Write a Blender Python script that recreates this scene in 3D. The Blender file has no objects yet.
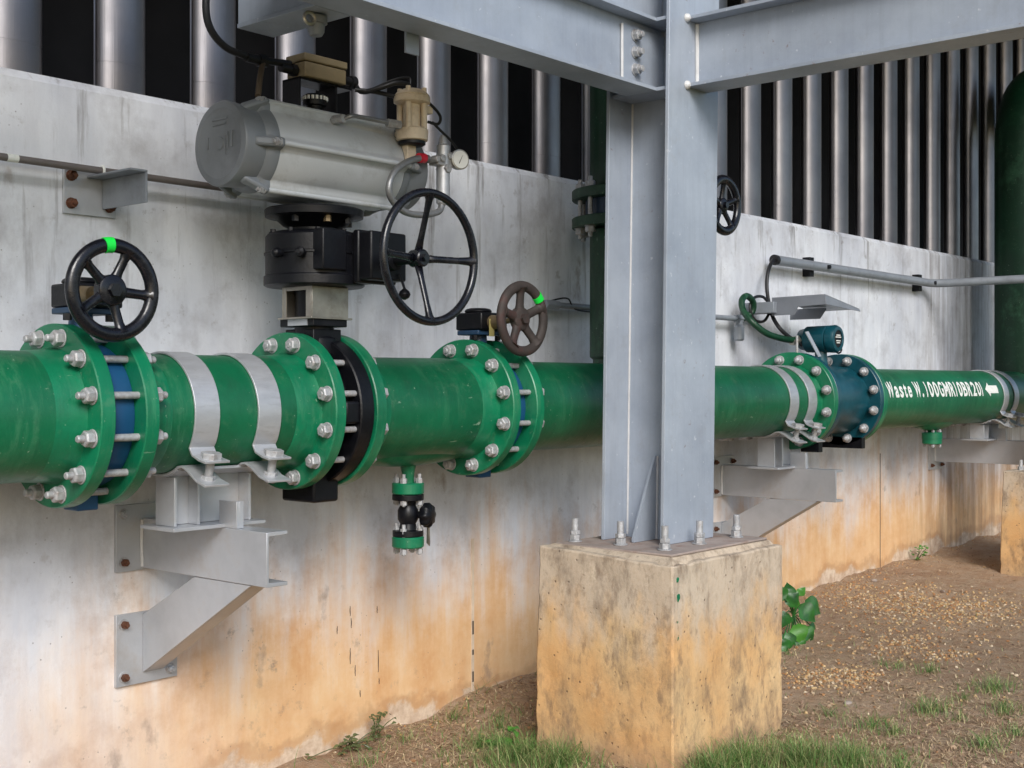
import bpy, bmesh, math, random
from mathutils import Vector, Matrix, noise as mnoise
random.seed(7)
R = math.radians
SC = bpy.context.scene
COL = SC.collection
H = 1.2                      # eye height; everything is laid out relative to it and lifted at the end
D = 3.34                     # camera to wall face
PY, PZ, PR, FR = 3.0, -0.081, 0.1625, 0.235   # main pipe axis, pipe and flange radius

# ------------------------------------------------------------------ camera
CO, SI = 0.758, 0.652
def at(px, py, Y):           # point of the place seen at (px,py) at distance Y from the camera towards the wall
    u = (px-512)/1274; v = (384-py)/1274
    t = Y/(SI-CO*u)
    return Vector((t*(CO+SI*u), Y, t*v))
def ground_at(px, py):
    u = (px-512)/1274; v = (py-384)/1274
    t = 1.17/v
    for _ in range(6):
        X, Y = t*(CO+SI*u), t*(SI-CO*u)
        t = -gz(X, Y)/v
    return t*(CO+SI*u), t*(SI-CO*u)

GP = [(-40,-1.36),(0,-1.31),(2.86,-1.275),(3.3,-1.24),(3.7,-1.185),(6.4,-1.14),(7.35,-1.10),(9.2,-1.07),(14,-1.05),(60,-1.05)]
def gz(X, Y):
    for (a, za), (b, zb) in zip(GP, GP[1:]):
        if a <= X <= b:
            f = (X-a)/(b-a); f = f*f*(3-2*f); z = za+(zb-za)*f
            break
    else: z = -1.1
    k = max(0, min(1, (D-Y)/1.0))
    z = z*(1-.6*k)+(-1.19)*.6*k
    n = mnoise.noise(Vector((X*1.3, Y*1.3, 0)))*.022+mnoise.noise(Vector((X*5, Y*5, 3)))*.012+mnoise.noise(Vector((X*16, Y*16, 9)))*.007
    near = max(0, 1-(D-Y)/.25)
    n += near*(mnoise.noise(Vector((X*3.1, 7, 1)))*.03+mnoise.noise(Vector((X*11, 4, 1)))*.014)
    return z+n

# ------------------------------------------------------------------ node materials
def nt(name):
    m = bpy.data.materials.new(name); m.use_nodes = True
    t = m.node_tree; t.nodes.clear()
    return m, t
def N(t, typ, **kw):
    n = t.nodes.new(typ)
    for k, v in kw.items():
        if k.startswith('i_'):
            key = k[2:]
            n.inputs[int(key) if key.isdigit() else key.replace('_', ' ')].default_value = v
        else: setattr(n, k, v)
    return n
def L(t, a, b): t.links.new(a, b)
def rgba(c): return (c[0], c[1], c[2], 1)
def srgb(r, g, b):
    f = lambda c: c/12.92 if c <= .04045 else ((c+.055)/1.055)**2.4
    return tuple(f(x/255) for x in (r, g, b))
def coords(t, scale=(1, 1, 1), rnd=True):
    tc = N(t, 'ShaderNodeTexCoord')
    mp = N(t, 'ShaderNodeMapping'); mp.inputs['Scale'].default_value = scale
    L(t, tc.outputs['Object'], mp.inputs['Vector'])
    if rnd:
        oi = N(t, 'ShaderNodeObjectInfo'); mu = N(t, 'ShaderNodeMath', operation='MULTIPLY', i_1=37.0)
        L(t, oi.outputs['Random'], mu.inputs[0]); L(t, mu.outputs[0], mp.inputs['Location'])
    return mp.outputs['Vector']
def noise(t, vec, scale, detail=5, rough=.6, dist=0):
    n = N(t, 'ShaderNodeTexNoise'); n.inputs['Scale'].default_value = scale
    n.inputs['Detail'].default_value = detail; n.inputs['Roughness'].default_value = rough; n.inputs['Distortion'].default_value = dist
    L(t, vec, n.inputs['Vector']); return n.outputs['Fac']
def ramp(t, fac, a, b, ca=(0, 0, 0), cb=(1, 1, 1)):
    r = N(t, 'ShaderNodeValToRGB'); e = r.color_ramp.elements
    e[0].position = a; e[1].position = b; e[0].color = rgba(ca); e[1].color = rgba(cb)
    L(t, fac, r.inputs['Fac']); return r.outputs['Color']
def mix(t, fac, a, b, blend='MIX'):
    m = N(t, 'ShaderNodeMix', data_type='RGBA', blend_type=blend)
    for s, v in ((0, fac), (6, a), (7, b)):
        if hasattr(v, 'is_linked'): L(t, v, m.inputs[s])
        else: m.inputs[s].default_value = v if s == 0 else rgba(v)
    return m.outputs[2]
def mth(t, op, a, b=0.0, clamp=False):
    m = N(t, 'ShaderNodeMath', operation=op, use_clamp=clamp)
    for s, v in ((0, a), (1, b)):
        if hasattr(v, 'is_linked'): L(t, v, m.inputs[s])
        else: m.inputs[s].default_value = v
    return m.outputs[0]
def finish(m, t, col, rough, metal=0, bump=None, bstr=.2, bdist=.002, spec=.5, coat=0, trans=None):
    p = N(t, 'ShaderNodeBsdfPrincipled'); o = N(t, 'ShaderNodeOutputMaterial')
    for nm, v in (('Base Color', col), ('Roughness', rough), ('Metallic', metal)):
        if hasattr(v, 'is_linked'): L(t, v, p.inputs[nm])
        else: p.inputs[nm].default_value = rgba(v) if nm == 'Base Color' else v
    p.inputs['Specular IOR Level'].default_value = spec
    if coat: p.inputs['Coat Weight'].default_value = coat; p.inputs['Coat Roughness'].default_value = .25
    if bump is not None:
        b = N(t, 'ShaderNodeBump'); b.inputs['Strength'].default_value = bstr; b.inputs['Distance'].default_value = bdist
        L(t, bump, b.inputs['Height']); L(t, b.outputs['Normal'], p.inputs['Normal'])
    L(t, p.outputs[0], o.inputs[0])
    return m
def paint(name, col, rough=.45, metal=0, var=.22, nscale=5, bump=.15, bscale=120, dirt=None, damt=.35, dscale=9, stretch=(1, 1, 1), spec=.5, coat=0):
    m, t = nt(name); v = coords(t, stretch)
    lo = tuple(c*(1-var) for c in col); hi = tuple(min(1, c*(1+var)) for c in col)
    c = ramp(t, noise(t, v, nscale, 6), .3, .7, lo, hi)
    if dirt:
        d = ramp(t, noise(t, v, dscale, 8, .7), .52, .72)
        c = mix(t, mth(t, 'MULTIPLY', d, damt), c, dirt)
    rg = mth(t, 'ADD', mth(t, 'MULTIPLY', noise(t, v, nscale*3, 4), .25), rough-.12, True)
    return finish(m, t, c, rg, metal, noise(t, v, bscale, 4), bump, .002, spec, coat)

M = {}
G = srgb(8, 93, 60)
def green(name, col, rough):
    m, t = nt(name); v = coords(t); mul = lambda a, b: mth(t, 'MULTIPLY', a, b)
    c = ramp(t, noise(t, v, 3.2, 8, .66), .34, .66, tuple(x*.72 for x in col), tuple(x*1.25 for x in col))
    v2 = coords(t, (6, 1.1, 1.1)); v3 = coords(t, (9, 9, 1.3))
    big = noise(t, v, 2.1, 5, .6)
    st = mul(ramp(t, noise(t, v2, 5, 9, .74), .50, .70), ramp(t, big, .40, .60))     # chalky wear round the pipe
    c = mix(t, mul(st, .38), c, srgb(92, 150, 112))
    dr = ramp(t, noise(t, v3, 2.2, 8, .7), .56, .70)                                # grimy drips
    c = mix(t, mul(dr, .38), c, srgb(26, 74, 52))
    du = ramp(t, noise(t, v, 17, 8, .75), .56, .74)
    c = mix(t, mul(du, .26), c, srgb(112, 140, 112))
    sc = mul(ramp(t, noise(t, coords(t, (3, 22, 9)), 4, 4, .6), .68, .72), ramp(t, noise(t, v, 5, 2), .52, .6))
    c = mix(t, mul(sc, .6), c, srgb(158, 184, 160))
    sp = ramp(t, noise(t, v, 75, 3, .6), .69, .74)
    c = mix(t, mul(sp, .45), c, srgb(160, 184, 160))
    rg = mth(t, 'ADD', mth(t, 'ADD', mul(st, .2), mul(dr, .1)), mth(t, 'ADD', mul(noise(t, v, 11, 6), .2), rough-.1))
    b = mth(t, 'ADD', mth(t, 'ADD', noise(t, v2, 5, 6), mul(noise(t, v, 9, 5), .8)), mul(noise(t, v, 150, 3), .25))
    return finish(m, t, c, rg, 0, b, .4, .0035)
M['green'] = green('green_pipe_paint', G, .40)
M['flange'] = green('green_flange_paint', srgb(10, 106, 72), .34)
M['riser'] = green('shaded_green_paint', srgb(7, 54, 32), .45)  # pipe green darkened to stand in for the shade on the risers
M['teal'] = paint('teal_meter_paint', srgb(8, 66, 78), .36, var=.25, nscale=12, dirt=srgb(60, 100, 110), damt=.3)
M['blue'] = paint('blue_valve_paint', srgb(22, 72, 112), .42, var=.15)
M['darkblue'] = paint('dark_blue_paint', srgb(28, 54, 80), .45, var=.2)
M['galv'] = paint('galvanised_bolt', srgb(168, 169, 171), .5, .3, .25, 60, .5, 160, srgb(132, 108, 92), .6, 45)
M['black'] = paint('black_enamel', srgb(11, 12, 17), .40, 0, .4, 8, .3, 90, srgb(40, 39, 42), .3, 14, spec=.3)
M['wheelblack'] = paint('black_wheel_enamel', srgb(14, 15, 22), .26, 0, .3, 12, .2, 90, srgb(66, 64, 66), .3, 22)
M['rustwheel'] = paint('rusty_wheel_iron', srgb(56, 49, 46), .7, .1, .4, 16, .6, 120, srgb(70, 30, 26), .9, 8)
M['rubber'] = paint('black_cable_sheath', srgb(24, 24, 27), .5, 0, .2, 10, .1)
M['silver'] = paint('silver_support_paint', srgb(184, 187, 192), .38, .45, .14, 6, .2, 140, srgb(150, 134, 114), .45, 6)
M['strap'] = paint('silver_strap_metal', srgb(188, 190, 194), .40, .5, .1, 8, .3, 90, srgb(150, 150, 150), .4, 18, (1, 4, 4))
M['alum'] = paint('grey_actuator_paint', srgb(194, 198, 201), .32, .1, .07, 5, .1, 160, srgb(126, 122, 114), .5, 7)
M['cap'] = paint('grey_endcap_paint', srgb(122, 127, 132), .45, .1, .08, 6, .15, 120, srgb(98, 98, 98), .4, 9)
M['stainless'] = paint('stainless_plate', srgb(170, 165, 155), .34, .8, .2, 12, .2, 120, srgb(110, 98, 84), .6, 9)
M['brass'] = paint('dull_brass', srgb(120, 104, 78), .45, .5, .2, 20, .2)
M['beige'] = paint('beige_box_paint', srgb(134, 120, 92), .5, 0, .12, 14, .2, 120, srgb(90, 78, 60), .5, 18)
M['cream'] = paint('cream_valve_paint', srgb(216, 200, 176), .45, 0, .1, 14, .2, 120, srgb(150, 130, 104), .5, 26)
M['red'] = paint('red_collar', srgb(190, 30, 50), .4)
M['tape'] = paint('green_marker_tape', srgb(20, 215, 70), .4, var=.05)
M['white'] = paint('white_lettering', srgb(228, 230, 226), .5, 0, .06, 20, .1, 120, srgb(120, 170, 140), .35, 60)
M['dial'] = paint('white_gauge_dial', srgb(225, 225, 220), .3, var=.03)
M['tag'] = paint('yellow_tag', srgb(176, 164, 104), .5)
M['grey'] = paint('grey_conduit_paint', srgb(138, 144, 152), .45, .2, .12, 10, .15, 120, srgb(90, 88, 84), .4, 12)
M['shade'] = paint('grey_sheet_metal', srgb(140, 144, 152), .4, .3, .1, 7, .1)
M['dark'] = paint('shade_black_casing', (.02, .02, .022), .9, 0, .3, 2, .1, spec=.1)  # shade inside the casing is put into this near-black base colour
M['rust'] = paint('rusty_bolt_iron', srgb(98, 62, 44), .8, .1, .4, 40, .6, 140, srgb(60, 40, 34), .7, 30)
M['browngrey'] = paint('brownish_grey_conduit', srgb(112, 106, 104), .5, .2, .15, 12, .2, 120, srgb(104, 82, 68), .5, 14)
M['hose'] = paint('braided_steel_hose', srgb(140, 141, 142), .4, .6, .1, 60, .4, 300)
M['filler'] = paint('pale_joint_filler', srgb(206, 188, 166), .85, 0, .1, 20, .4, 60, srgb(170, 140, 110), .5, 9)
M['wood'] = paint('brown_toggle', srgb(84, 72, 58), .6)
M['crack'] = paint('dark_crack', srgb(84, 72, 62), .9)
M['weld'] = paint('pale_weld_bead', srgb(205, 205, 205), .5, .1, .1, 30, .4)

def steel():
    m, t = nt('grey_steel_paint'); v = coords(t); v2 = coords(t, (14, 14, .8)); mul = lambda a, b: mth(t, 'MULTIPLY', a, b)
    c = ramp(t, noise(t, v, 2.4, 8, .66), .34, .66, srgb(145, 154, 168), srgb(170, 179, 191))
    c = mix(t, mul(ramp(t, noise(t, v2, 3, 7, .7), .48, .8), .35), c, srgb(134, 140, 150))
    c = mix(t, mul(ramp(t, noise(t, v, 9, 8, .75), .56, .72), .3), c, srgb(140, 138, 138))
    c = mix(t, mul(ramp(t, noise(t, v, 46, 3), .68, .73), .6), c, srgb(206, 210, 214))
    c = mix(t, mul(mul(ramp(t, noise(t, v, 30, 5, .7), .64, .70), ramp(t, noise(t, v, 1.7, 2), .5, .62)), .6), c, srgb(120, 92, 74))
    rg = mth(t, 'ADD', mul(noise(t, v, 8, 6), .25), .34)
    return finish(m, t, c, rg, .15, mth(t, 'ADD', noise(t, v, 90, 4), mul(noise(t, v, 6, 4), 2)), .22, .002)
M['steel'] = steel()
def tubes():
    m, t = nt('stainless_louver'); v = coords(t, (1, 1, 1)); v2 = coords(t, (30, 30, .6))
    c = ramp(t, noise(t, v, 3, 6), .3, .75, srgb(126, 124, 128), srgb(156, 153, 154))
    c = mix(t, mth(t, 'MULTIPLY', ramp(t, noise(t, v2, 2, 6, .7), .45, .8), .5), c, srgb(136, 134, 140))
    rg = mth(t, 'ADD', mth(t, 'MULTIPLY', noise(t, v, 9, 6), .24), .32)
    return finish(m, t, c, rg, .92, mth(t, 'ADD', noise(t, v2, 8, 3), mth(t, 'MULTIPLY', noise(t, v, 5, 4), 1.5)), .2, .002)
M['tube'] = tubes()

def wall_mat():
    m, t = nt('stained_concrete_wall')
    tc = N(t, 'ShaderNodeTexCoord'); v = tc.outputs['Object']
    sx = N(t, 'ShaderNodeSeparateXYZ'); L(t, v, sx.inputs[0])
    def strch(a, b, off=0):
        mp = N(t, 'ShaderNodeMapping'); mp.inputs['Scale'].default_value = (a, a, b); mp.inputs['Location'].default_value = (off, off*.3, off*.7); L(t, v, mp.inputs['Vector']); return mp.outputs[0]
    def mrange(src, a, b, lo=0, hi=1):
        r = N(t, 'ShaderNodeMapRange', interpolation_type='SMOOTHSTEP')
        for k, val in (('From Min', a), ('From Max', b), ('To Min', lo), ('To Max', hi)): r.inputs[k].default_value = val
        L(t, src, r.inputs['Value']); return r.outputs[0]
    mul = lambda a, b: mth(t, 'MULTIPLY', a, b)
    cen = lambda n, k: mul(mth(t, 'SUBTRACT', n, .5), k)
    X = sx.outputs['X']
    gl = N(t, 'ShaderNodeMapRange')
    for k, val in (('From Min', -1.3), ('From Max', 5.4), ('To Min', -.09), ('To Max', .13)): gl.inputs[k].default_value = val
    L(t, X, gl.inputs['Value']); z = mth(t, 'SUBTRACT', sx.outputs['Z'], gl.outputs[0])
    big, mid, fine = noise(t, v, 1.5, 8, .62), noise(t, v, 4.5, 8, .68), noise(t, v, 24, 8, .72)
    s1, s2, s3 = noise(t, strch(7, .7), 1.6, 9, .68), noise(t, strch(2.4, .7, 3), 1.5, 6, .62), noise(t, strch(26, .9, 7), 1.5, 6, .65)
    c = ramp(t, mth(t, 'ADD', mul(big, .55), mul(s2, .45)), .36, .64, srgb(190, 194, 204), srgb(234, 237, 242))
    c = mix(t, mul(ramp(t, s1, .42, .76), .28), c, srgb(162, 161, 168))
    c = mix(t, mul(ramp(t, s3, .52, .75), .12), c, srgb(236, 237, 240))          # brushed whitewash
    c = mix(t, mul(ramp(t, mid, .50, .70), .46), c, srgb(140, 137, 140))
    c = mix(t, mul(ramp(t, noise(t, strch(3, 1.6, 21), 1.6, 9, .74), .52, .68), .26), c, srgb(138, 132, 130))
    # rust and soil stain rising from the foot
    hi = mth(t, 'ADD', mth(t, 'ADD', z, cen(s2, -.75)), mth(t, 'ADD', cen(mid, -.42), cen(s1, -.6)))
    st = mul(mrange(hi, .84, .22), mrange(mth(t, 'ADD', X, cen(s2, 1.3)), -2.6, -1.2, .14, .88))
    oc = mix(t, ramp(t, mth(t, 'ADD', mul(mid, .6), mul(s1, .4)), .36, .64), srgb(226, 188, 134), srgb(206, 152, 90))
    c = mix(t, st, c, oc)
    c = mix(t, mul(mul(ramp(t, fine, .5, .75), st), .35), c, srgb(226, 204, 172))
    # splash line and pale lime crust at the very foot
    zf = mth(t, 'ADD', z, cen(noise(t, v, 3.2, 6, .65), -.34))
    ft = mrange(zf, .085, .055)
    fc = mix(t, ramp(t, noise(t, v, 9, 7, .7), .42, .60), srgb(216, 204, 188), srgb(164, 146, 132))
    c = mix(t, mul(ft, .7), c, fc)
    c = mix(t, mul(mul(mrange(zf, .13, .09), mrange(zf, .05, .085)), .35), c, srgb(150, 108, 74))
    # dark runs and mildew below the coping, blotches, pores
    up = mrange(z, 1.0, 2.05)
    run = ramp(t, noise(t, strch(9, .7, 11), 1.8, 7, .66), .56, .68)
    c = mix(t, mul(mul(run, up), .75), c, srgb(108, 104, 102))
    mil = mul(ramp(t, noise(t, v, 13, 7, .7), .58, .70), ramp(t, noise(t, v, 1.9, 3), .46, .62))
    c = mix(t, mul(mil, .75), c, srgb(120, 112, 106))
    bl = ramp(t, noise(t, strch(5.2, 3.4, 5), 1, 7, .6), .66, .74)
    c = mix(t, mul(bl, .65), c, srgb(134, 118, 108))
    vo = N(t, 'ShaderNodeTexVoronoi'); vo.inputs['Scale'].default_value = 42; L(t, v, vo.inputs['Vector'])
    pore = mul(ramp(t, vo.outputs['Distance'], .06, .11, (1, 1, 1), (0, 0, 0)), ramp(t, noise(t, v, 6, 3), .5, .6))
    c = mix(t, mul(pore, .6), c, srgb(104, 98, 94))
    c = mix(t, mul(ramp(t, fine, .58, .78), .22), c, srgb(132, 126, 122))
    far_dark = mul(mrange(mth(t, 'ADD', X, cen(s2, 1.2)), 3.5, 4.4), ramp(t, s1, .36, .6))  # wall turns darker in streaks towards its far end
    c = mix(t, mul(far_dark, .5), c, srgb(104, 92, 84))
    b = mth(t, 'ADD', mth(t, 'ADD', noise(t, v, 60, 8, .7), mul(big, 2.0)), mul(pore, -1.5))
    return finish(m, t, c, .85, 0, b, .4, .004, .3)
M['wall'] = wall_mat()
M['plain'] = paint('plain_concrete', srgb(150, 148, 146), .85, 0, .1, 3, .3, 60, srgb(120, 116, 110), .4, 6)
def pedestal_mat():
    m, t = nt('stained_concrete_plinth')
    tc = N(t, 'ShaderNodeTexCoord'); v = tc.outputs['Object']
    sx = N(t, 'ShaderNodeSeparateXYZ'); L(t, v, sx.inputs[0]); z = sx.outputs['Z']
    mp = N(t, 'ShaderNodeMapping'); mp.inputs['Scale'].default_value = (6, 6, 2.9); L(t, v, mp.inputs['Vector']); vs = mp.outputs[0]
    c = ramp(t, noise(t, v, 3, 8, .6), .3, .7, srgb(204, 156, 102), srgb(212, 184, 140))
    tp = N(t, 'ShaderNodeMapRange', interpolation_type='SMOOTHSTEP')
    for k, val in (('From Min', .36), ('From Max', .60), ('To Min', 0), ('To Max', 1)): tp.inputs[k].default_value = val
    L(t, mth(t, 'ADD', z, mth(t, 'MULTIPLY', mth(t, 'SUBTRACT', noise(t, vs, 2, 6), .5), .5)), tp.inputs['Value'])
    c = mix(t, mth(t, 'MULTIPLY', tp.outputs[0], .85), c, srgb(190, 178, 162))
    bt = N(t, 'ShaderNodeMapRange', interpolation_type='SMOOTHSTEP')
    for k, val in (('From Min', .16), ('From Max', .0), ('To Min', 0), ('To Max', 1)): bt.inputs[k].default_value = val
    L(t, mth(t, 'ADD', z, mth(t, 'MULTIPLY', mth(t, 'SUBTRACT', noise(t, v, 5, 6), .5), .25)), bt.inputs['Value'])
    c = mix(t, mth(t, 'MULTIPLY', bt.outputs[0], .7), c, srgb(150, 124, 104))
    lv = ramp(t, noise(t, v, 2.6, 4), .30, .54)
    g1 = ramp(t, noise(t, vs, 1.5, 10, .76, .25), .47, .70)
    c = mix(t, mth(t, 'MULTIPLY', mth(t, 'MULTIPLY', g1, lv), .95), c, srgb(104, 90, 78))
    g2 = ramp(t, noise(t, vs, 3.4, 8, .72), .52, .64)
    c = mix(t, mth(t, 'MULTIPLY', mth(t, 'MULTIPLY', g2, mth(t, 'ADD', lv, .3, True)), .6), c, srgb(116, 98, 82))
    c = mix(t, mth(t, 'MULTIPLY', ramp(t, noise(t, v, 70, 5, .7), .5, .8), .3), c, srgb(160, 128, 92))
    c = mix(t, mth(t, 'MULTIPLY', ramp(t, noise(t, v, 11, 6, .7), .62, .72), .35), c, srgb(222, 208, 182))
    vo = N(t, 'ShaderNodeTexVoronoi'); vo.inputs['Scale'].default_value = 34; L(t, v, vo.inputs['Vector'])
    pit = mth(t, 'MULTIPLY', ramp(t, vo.outputs['Distance'], .08, .16, (1, 1, 1), (0, 0, 0)), ramp(t, noise(t, v, 7, 3), .46, .56))
    c = mix(t, mth(t, 'MULTIPLY', pit, .7), c, srgb(96, 82, 70))
    b = mth(t, 'ADD', mth(t, 'ADD', noise(t, v, 50, 8, .7), mth(t, 'MULTIPLY', noise(t, v, 7, 4), 1.5)), mth(t, 'MULTIPLY', pit, -2))
    return finish(m, t, c, .88, 0, b, .45, .005, .3)
M['plinth'] = pedestal_mat()
def ground_mat():
    m, t = nt('dry_earth'); tc = N(t, 'ShaderNodeTexCoord'); v = tc.outputs['Object']
    c = ramp(t, noise(t, v, 1.6, 8, .65), .3, .7, srgb(164, 130, 104), srgb(202, 170, 138))
    c = mix(t, ramp(t, noise(t, v, 14, 8, .75), .42, .68), c, srgb(196, 174, 150))
    c = mix(t, mth(t, 'MULTIPLY', ramp(t, noise(t, v, 40, 6, .7), .55, .75), .7), c, srgb(98, 80, 68))
    c = mix(t, mth(t, 'MULTIPLY', ramp(t, noise(t, v, 140, 4, .7), .6, .75), .6), c, srgb(196, 172, 138))
    sx = N(t, 'ShaderNodeSeparateXYZ'); L(t, v, sx.inputs[0]); lw = N(t, 'ShaderNodeMapRange', interpolation_type='SMOOTHSTEP')
    for k, val in (('From Min', 1.45), ('From Max', .95), ('To Min', 0), ('To Max', 1)): lw.inputs[k].default_value = val
    L(t, mth(t, 'ADD', sx.outputs['Y'], mth(t, 'MULTIPLY', mth(t, 'SUBTRACT', noise(t, v, 2.2, 4), .5), .8)), lw.inputs['Value'])
    c = mix(t, lw.outputs[0], c, ramp(t, noise(t, v, 30, 5), .3, .7, srgb(62, 76, 42), srgb(98, 104, 66)))  # darker grass tone added on the nearer ground to cut light bounced up
    b = mth(t, 'ADD', noise(t, v, 30, 9, .75), mth(t, 'MULTIPLY', noise(t, v, 120, 5, .7), .5))
    return finish(m, t, c, .95, 0, b, .9, .02, .2)
M['ground'] = ground_mat()
def island(name, stops, rough=.7, spec=.3, trans=0):
    m, t = nt(name); g = N(t, 'ShaderNodeNewGeometry')
    r = N(t, 'ShaderNodeValToRGB'); e = r.color_ramp.elements
    while len(e) < len(stops): e.new(.5)
    for i, s in enumerate(stops): e[i].position = i/(len(stops)-1); e[i].color = rgba(s)
    L(t, g.outputs['Random Per Island'], r.inputs['Fac'])
    m = finish(m, t, r.outputs['Color'], rough, 0, None, spec=spec)
    return m
M['grass'] = island('green_grass', [srgb(62, 98, 44), srgb(96, 132, 66), srgb(78, 116, 54), srgb(138, 154, 96), srgb(176, 168, 122)], .55)
M['straw'] = island('dry_straw', [srgb(186, 162, 128), srgb(214, 194, 158), srgb(140, 114, 88), srgb(200, 174, 138), srgb(160, 134, 108), srgb(108, 84, 66)], .8)
M['pebble'] = island('golden_gravel', [srgb(190, 142, 92), srgb(156, 112, 74), srgb(208, 180, 132), srgb(142, 114, 88), srgb(214, 198, 170)], .7)
M['litter'] = island('dead_leaf', [srgb(150, 118, 84), srgb(104, 78, 58), srgb(182, 156, 120), srgb(128, 96, 66)], .8)
M['clod'] = island('earth_clod', [srgb(150, 126, 106), srgb(120, 98, 82), srgb(176, 152, 126), srgb(98, 78, 66)], .95)
M['stone'] = paint('pale_stone', srgb(160, 148, 138), .8, 0, .15, 40, .4, 80)
def leafmat(name, a, b):
    m, t = nt(name); v = coords(t)
    return finish(m, t, ramp(t, noise(t, v, 22, 5), .3, .7, a, b), .38, 0, noise(t, v, 60, 3), .3, .003)
M['leaf'] = leafmat('broad_green_leaf', srgb(24, 66, 26), srgb(48, 110, 40))
M['youngleaf'] = leafmat('young_green_leaf', srgb(52, 112, 36), srgb(84, 142, 54))
M['weedleaf'] = leafmat('dusty_weed_leaf', srgb(62, 76, 48), srgb(104, 112, 70))

# ------------------------------------------------------------------ mesh helpers (absolute coordinates)
def new(): return bmesh.new()
def box(bm, a, b):
    x0, x1 = sorted((a[0], b[0])); y0, y1 = sorted((a[1], b[1])); z0, z1 = sorted((a[2], b[2]))
    vs = [bm.verts.new(p) for p in ((x0,y0,z0),(x1,y0,z0),(x1,y1,z0),(x0,y1,z0),(x0,y0,z1),(x1,y0,z1),(x1,y1,z1),(x0,y1,z1))]
    for f in ((3,2,1,0),(4,5,6,7),(0,1,5,4),(1,2,6,5),(2,3,7,6),(3,0,4,7)): bm.faces.new([vs[i] for i in f])
    return bm
def frame(d):
    d = Vector(d).normalized(); up = Vector((0, 0, 1)) if abs(d.z) < .9 else Vector((1, 0, 0))
    a = d.cross(up).normalized(); return d, a, d.cross(a).normalized()
def ring(bm, c, a, b, r, n, ph=0): return [bm.verts.new(c+a*(r*math.cos(ph+2*math.pi*i/n))+b*(r*math.sin(ph+2*math.pi*i/n))) for i in range(n)]
def skin(bm, rings, cap=True, closed=False):
    n = len(rings[0]); rr = list(zip(rings, rings[1:]))
    if closed: rr.append((rings[-1], rings[0]))
    for p, q in rr:
        for i in range(n): bm.faces.new((p[i], p[(i+1) % n], q[(i+1) % n], q[i]))
    if cap and not closed:
        bm.faces.new(rings[0][::-1]); bm.faces.new(rings[-1])
def lathe(bm, o, d, prof, n=32, cap=True, ph=0):
    o = Vector(o); d, a, b = frame(d)
    skin(bm, [ring(bm, o+d*s, a, b, max(r, 1e-4), n, ph) for s, r in prof], cap); return bm
def cyl(bm, p, q, r, n=20, r2=None, ph=0):
    p = Vector(p); q = Vector(q)
    return lathe(bm, p, q-p, [(0, r), ((q-p).length, r if r2 is None else r2)], n, True, ph)
def spline(pts, k=8):
    P = [Vector(p) for p in pts]; P = [P[0]*2-P[1]]+P+[P[-1]*2-P[-2]]; out = []
    for i in range(1, len(P)-2):
        for j in range(k):
            s = j/k; a, b, c, d = P[i-1:i+3]
            out.append(.5*((2*b)+(c-a)*s+(2*a-5*b+4*c-d)*s*s+(3*b-a-3*c+d)*s**3))
    return out+[P[-2]]
def tube(bm, pts, r, n=10, sm=True):
    P = spline(pts) if sm and len(pts) > 2 else [Vector(p) for p in pts]; rings = []; a = None
    for i, p in enumerate(P):
        d = (P[min(i+1, len(P)-1)]-P[max(i-1, 0)]).normalized()
        if a is None: _, a, b = frame(d)
        a = (a-d*a.dot(d)).normalized(); b = d.cross(a)
        rings.append(ring(bm, p, a, b, r, n))
    skin(bm, rings); return bm
def torus(bm, c, d, Rr, r, n=56, k=12, sq=1.0):
    c = Vector(c); d, a, b = frame(d); rings = []
    for i in range(n):
        t = 2*math.pi*i/n; o = a*math.cos(t)+b*math.sin(t)
        rings.append([bm.verts.new(c+o*(Rr+r*math.cos(2*math.pi*j/k))+d*(r*sq*math.sin(2*math.pi*j/k))) for j in range(k)])
    skin(bm, rings, False, True); return bm
def prism(bm, pts, vec):
    vec = Vector(vec); a = [bm.verts.new(Vector(p)) for p in pts]; b = [bm.verts.new(Vector(p)+vec) for p in pts]
    bm.faces.new(a[::-1]); bm.faces.new(b); n = len(a)
    for i in range(n): bm.faces.new((a[i], a[(i+1) % n], b[(i+1) % n], b[i]))
    return bm
def hexa(bm, p, q, r, ph=0): return cyl(bm, p, q, r, 6, None, ph)

# ------------------------------------------------------------------ objects
BASE = {}
def mesh(name, bm, m, off, bevel=0, ang=35):
    bmesh.ops.recalc_face_normals(bm, faces=bm.faces)
    me = bpy.data.meshes.new(name); bm.to_mesh(me); bm.free()
    me.transform(Matrix.Translation(-Vector(off))); me.materials.append(M[m])
    for p in me.polygons: p.use_smooth = True
    me.set_sharp_from_angle(angle=R(ang))
    o = bpy.data.objects.new(name, me); COL.objects.link(o)
    if bevel:
        b = o.modifiers.new('bevel', 'BEVEL'); b.width = bevel; b.segments = 2; b.limit_method = 'ANGLE'; b.angle_limit = R(40)
    return o
def tagit(o, label, cat, group=None, kind=None):
    if label: o['label'] = label
    if cat: o['category'] = cat
    if group: o['group'] = group
    if kind: o['kind'] = kind
    return o
def thing(name, label, cat, base, group=None):
    o = bpy.data.objects.new(name, None); COL.objects.link(o); o.location = base; o.empty_display_size = .1
    BASE[o.name] = Vector(base); return tagit(o, label, cat, group)
def part(par, name, bm, m, bevel=0, label=None, ang=35):
    b = BASE[par.name]; o = mesh(name, bm, m, b, bevel, ang); o.parent = par; BASE[o.name] = b
    if label: o['label'] = label
    return o
def single(name, bm, m, label, cat, base, group=None, kind=None, bevel=0):
    o = mesh(name, bm, m, base, bevel); o.location = base; BASE[o.name] = Vector(base)
    return tagit(o, label, cat, group, kind)
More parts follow.
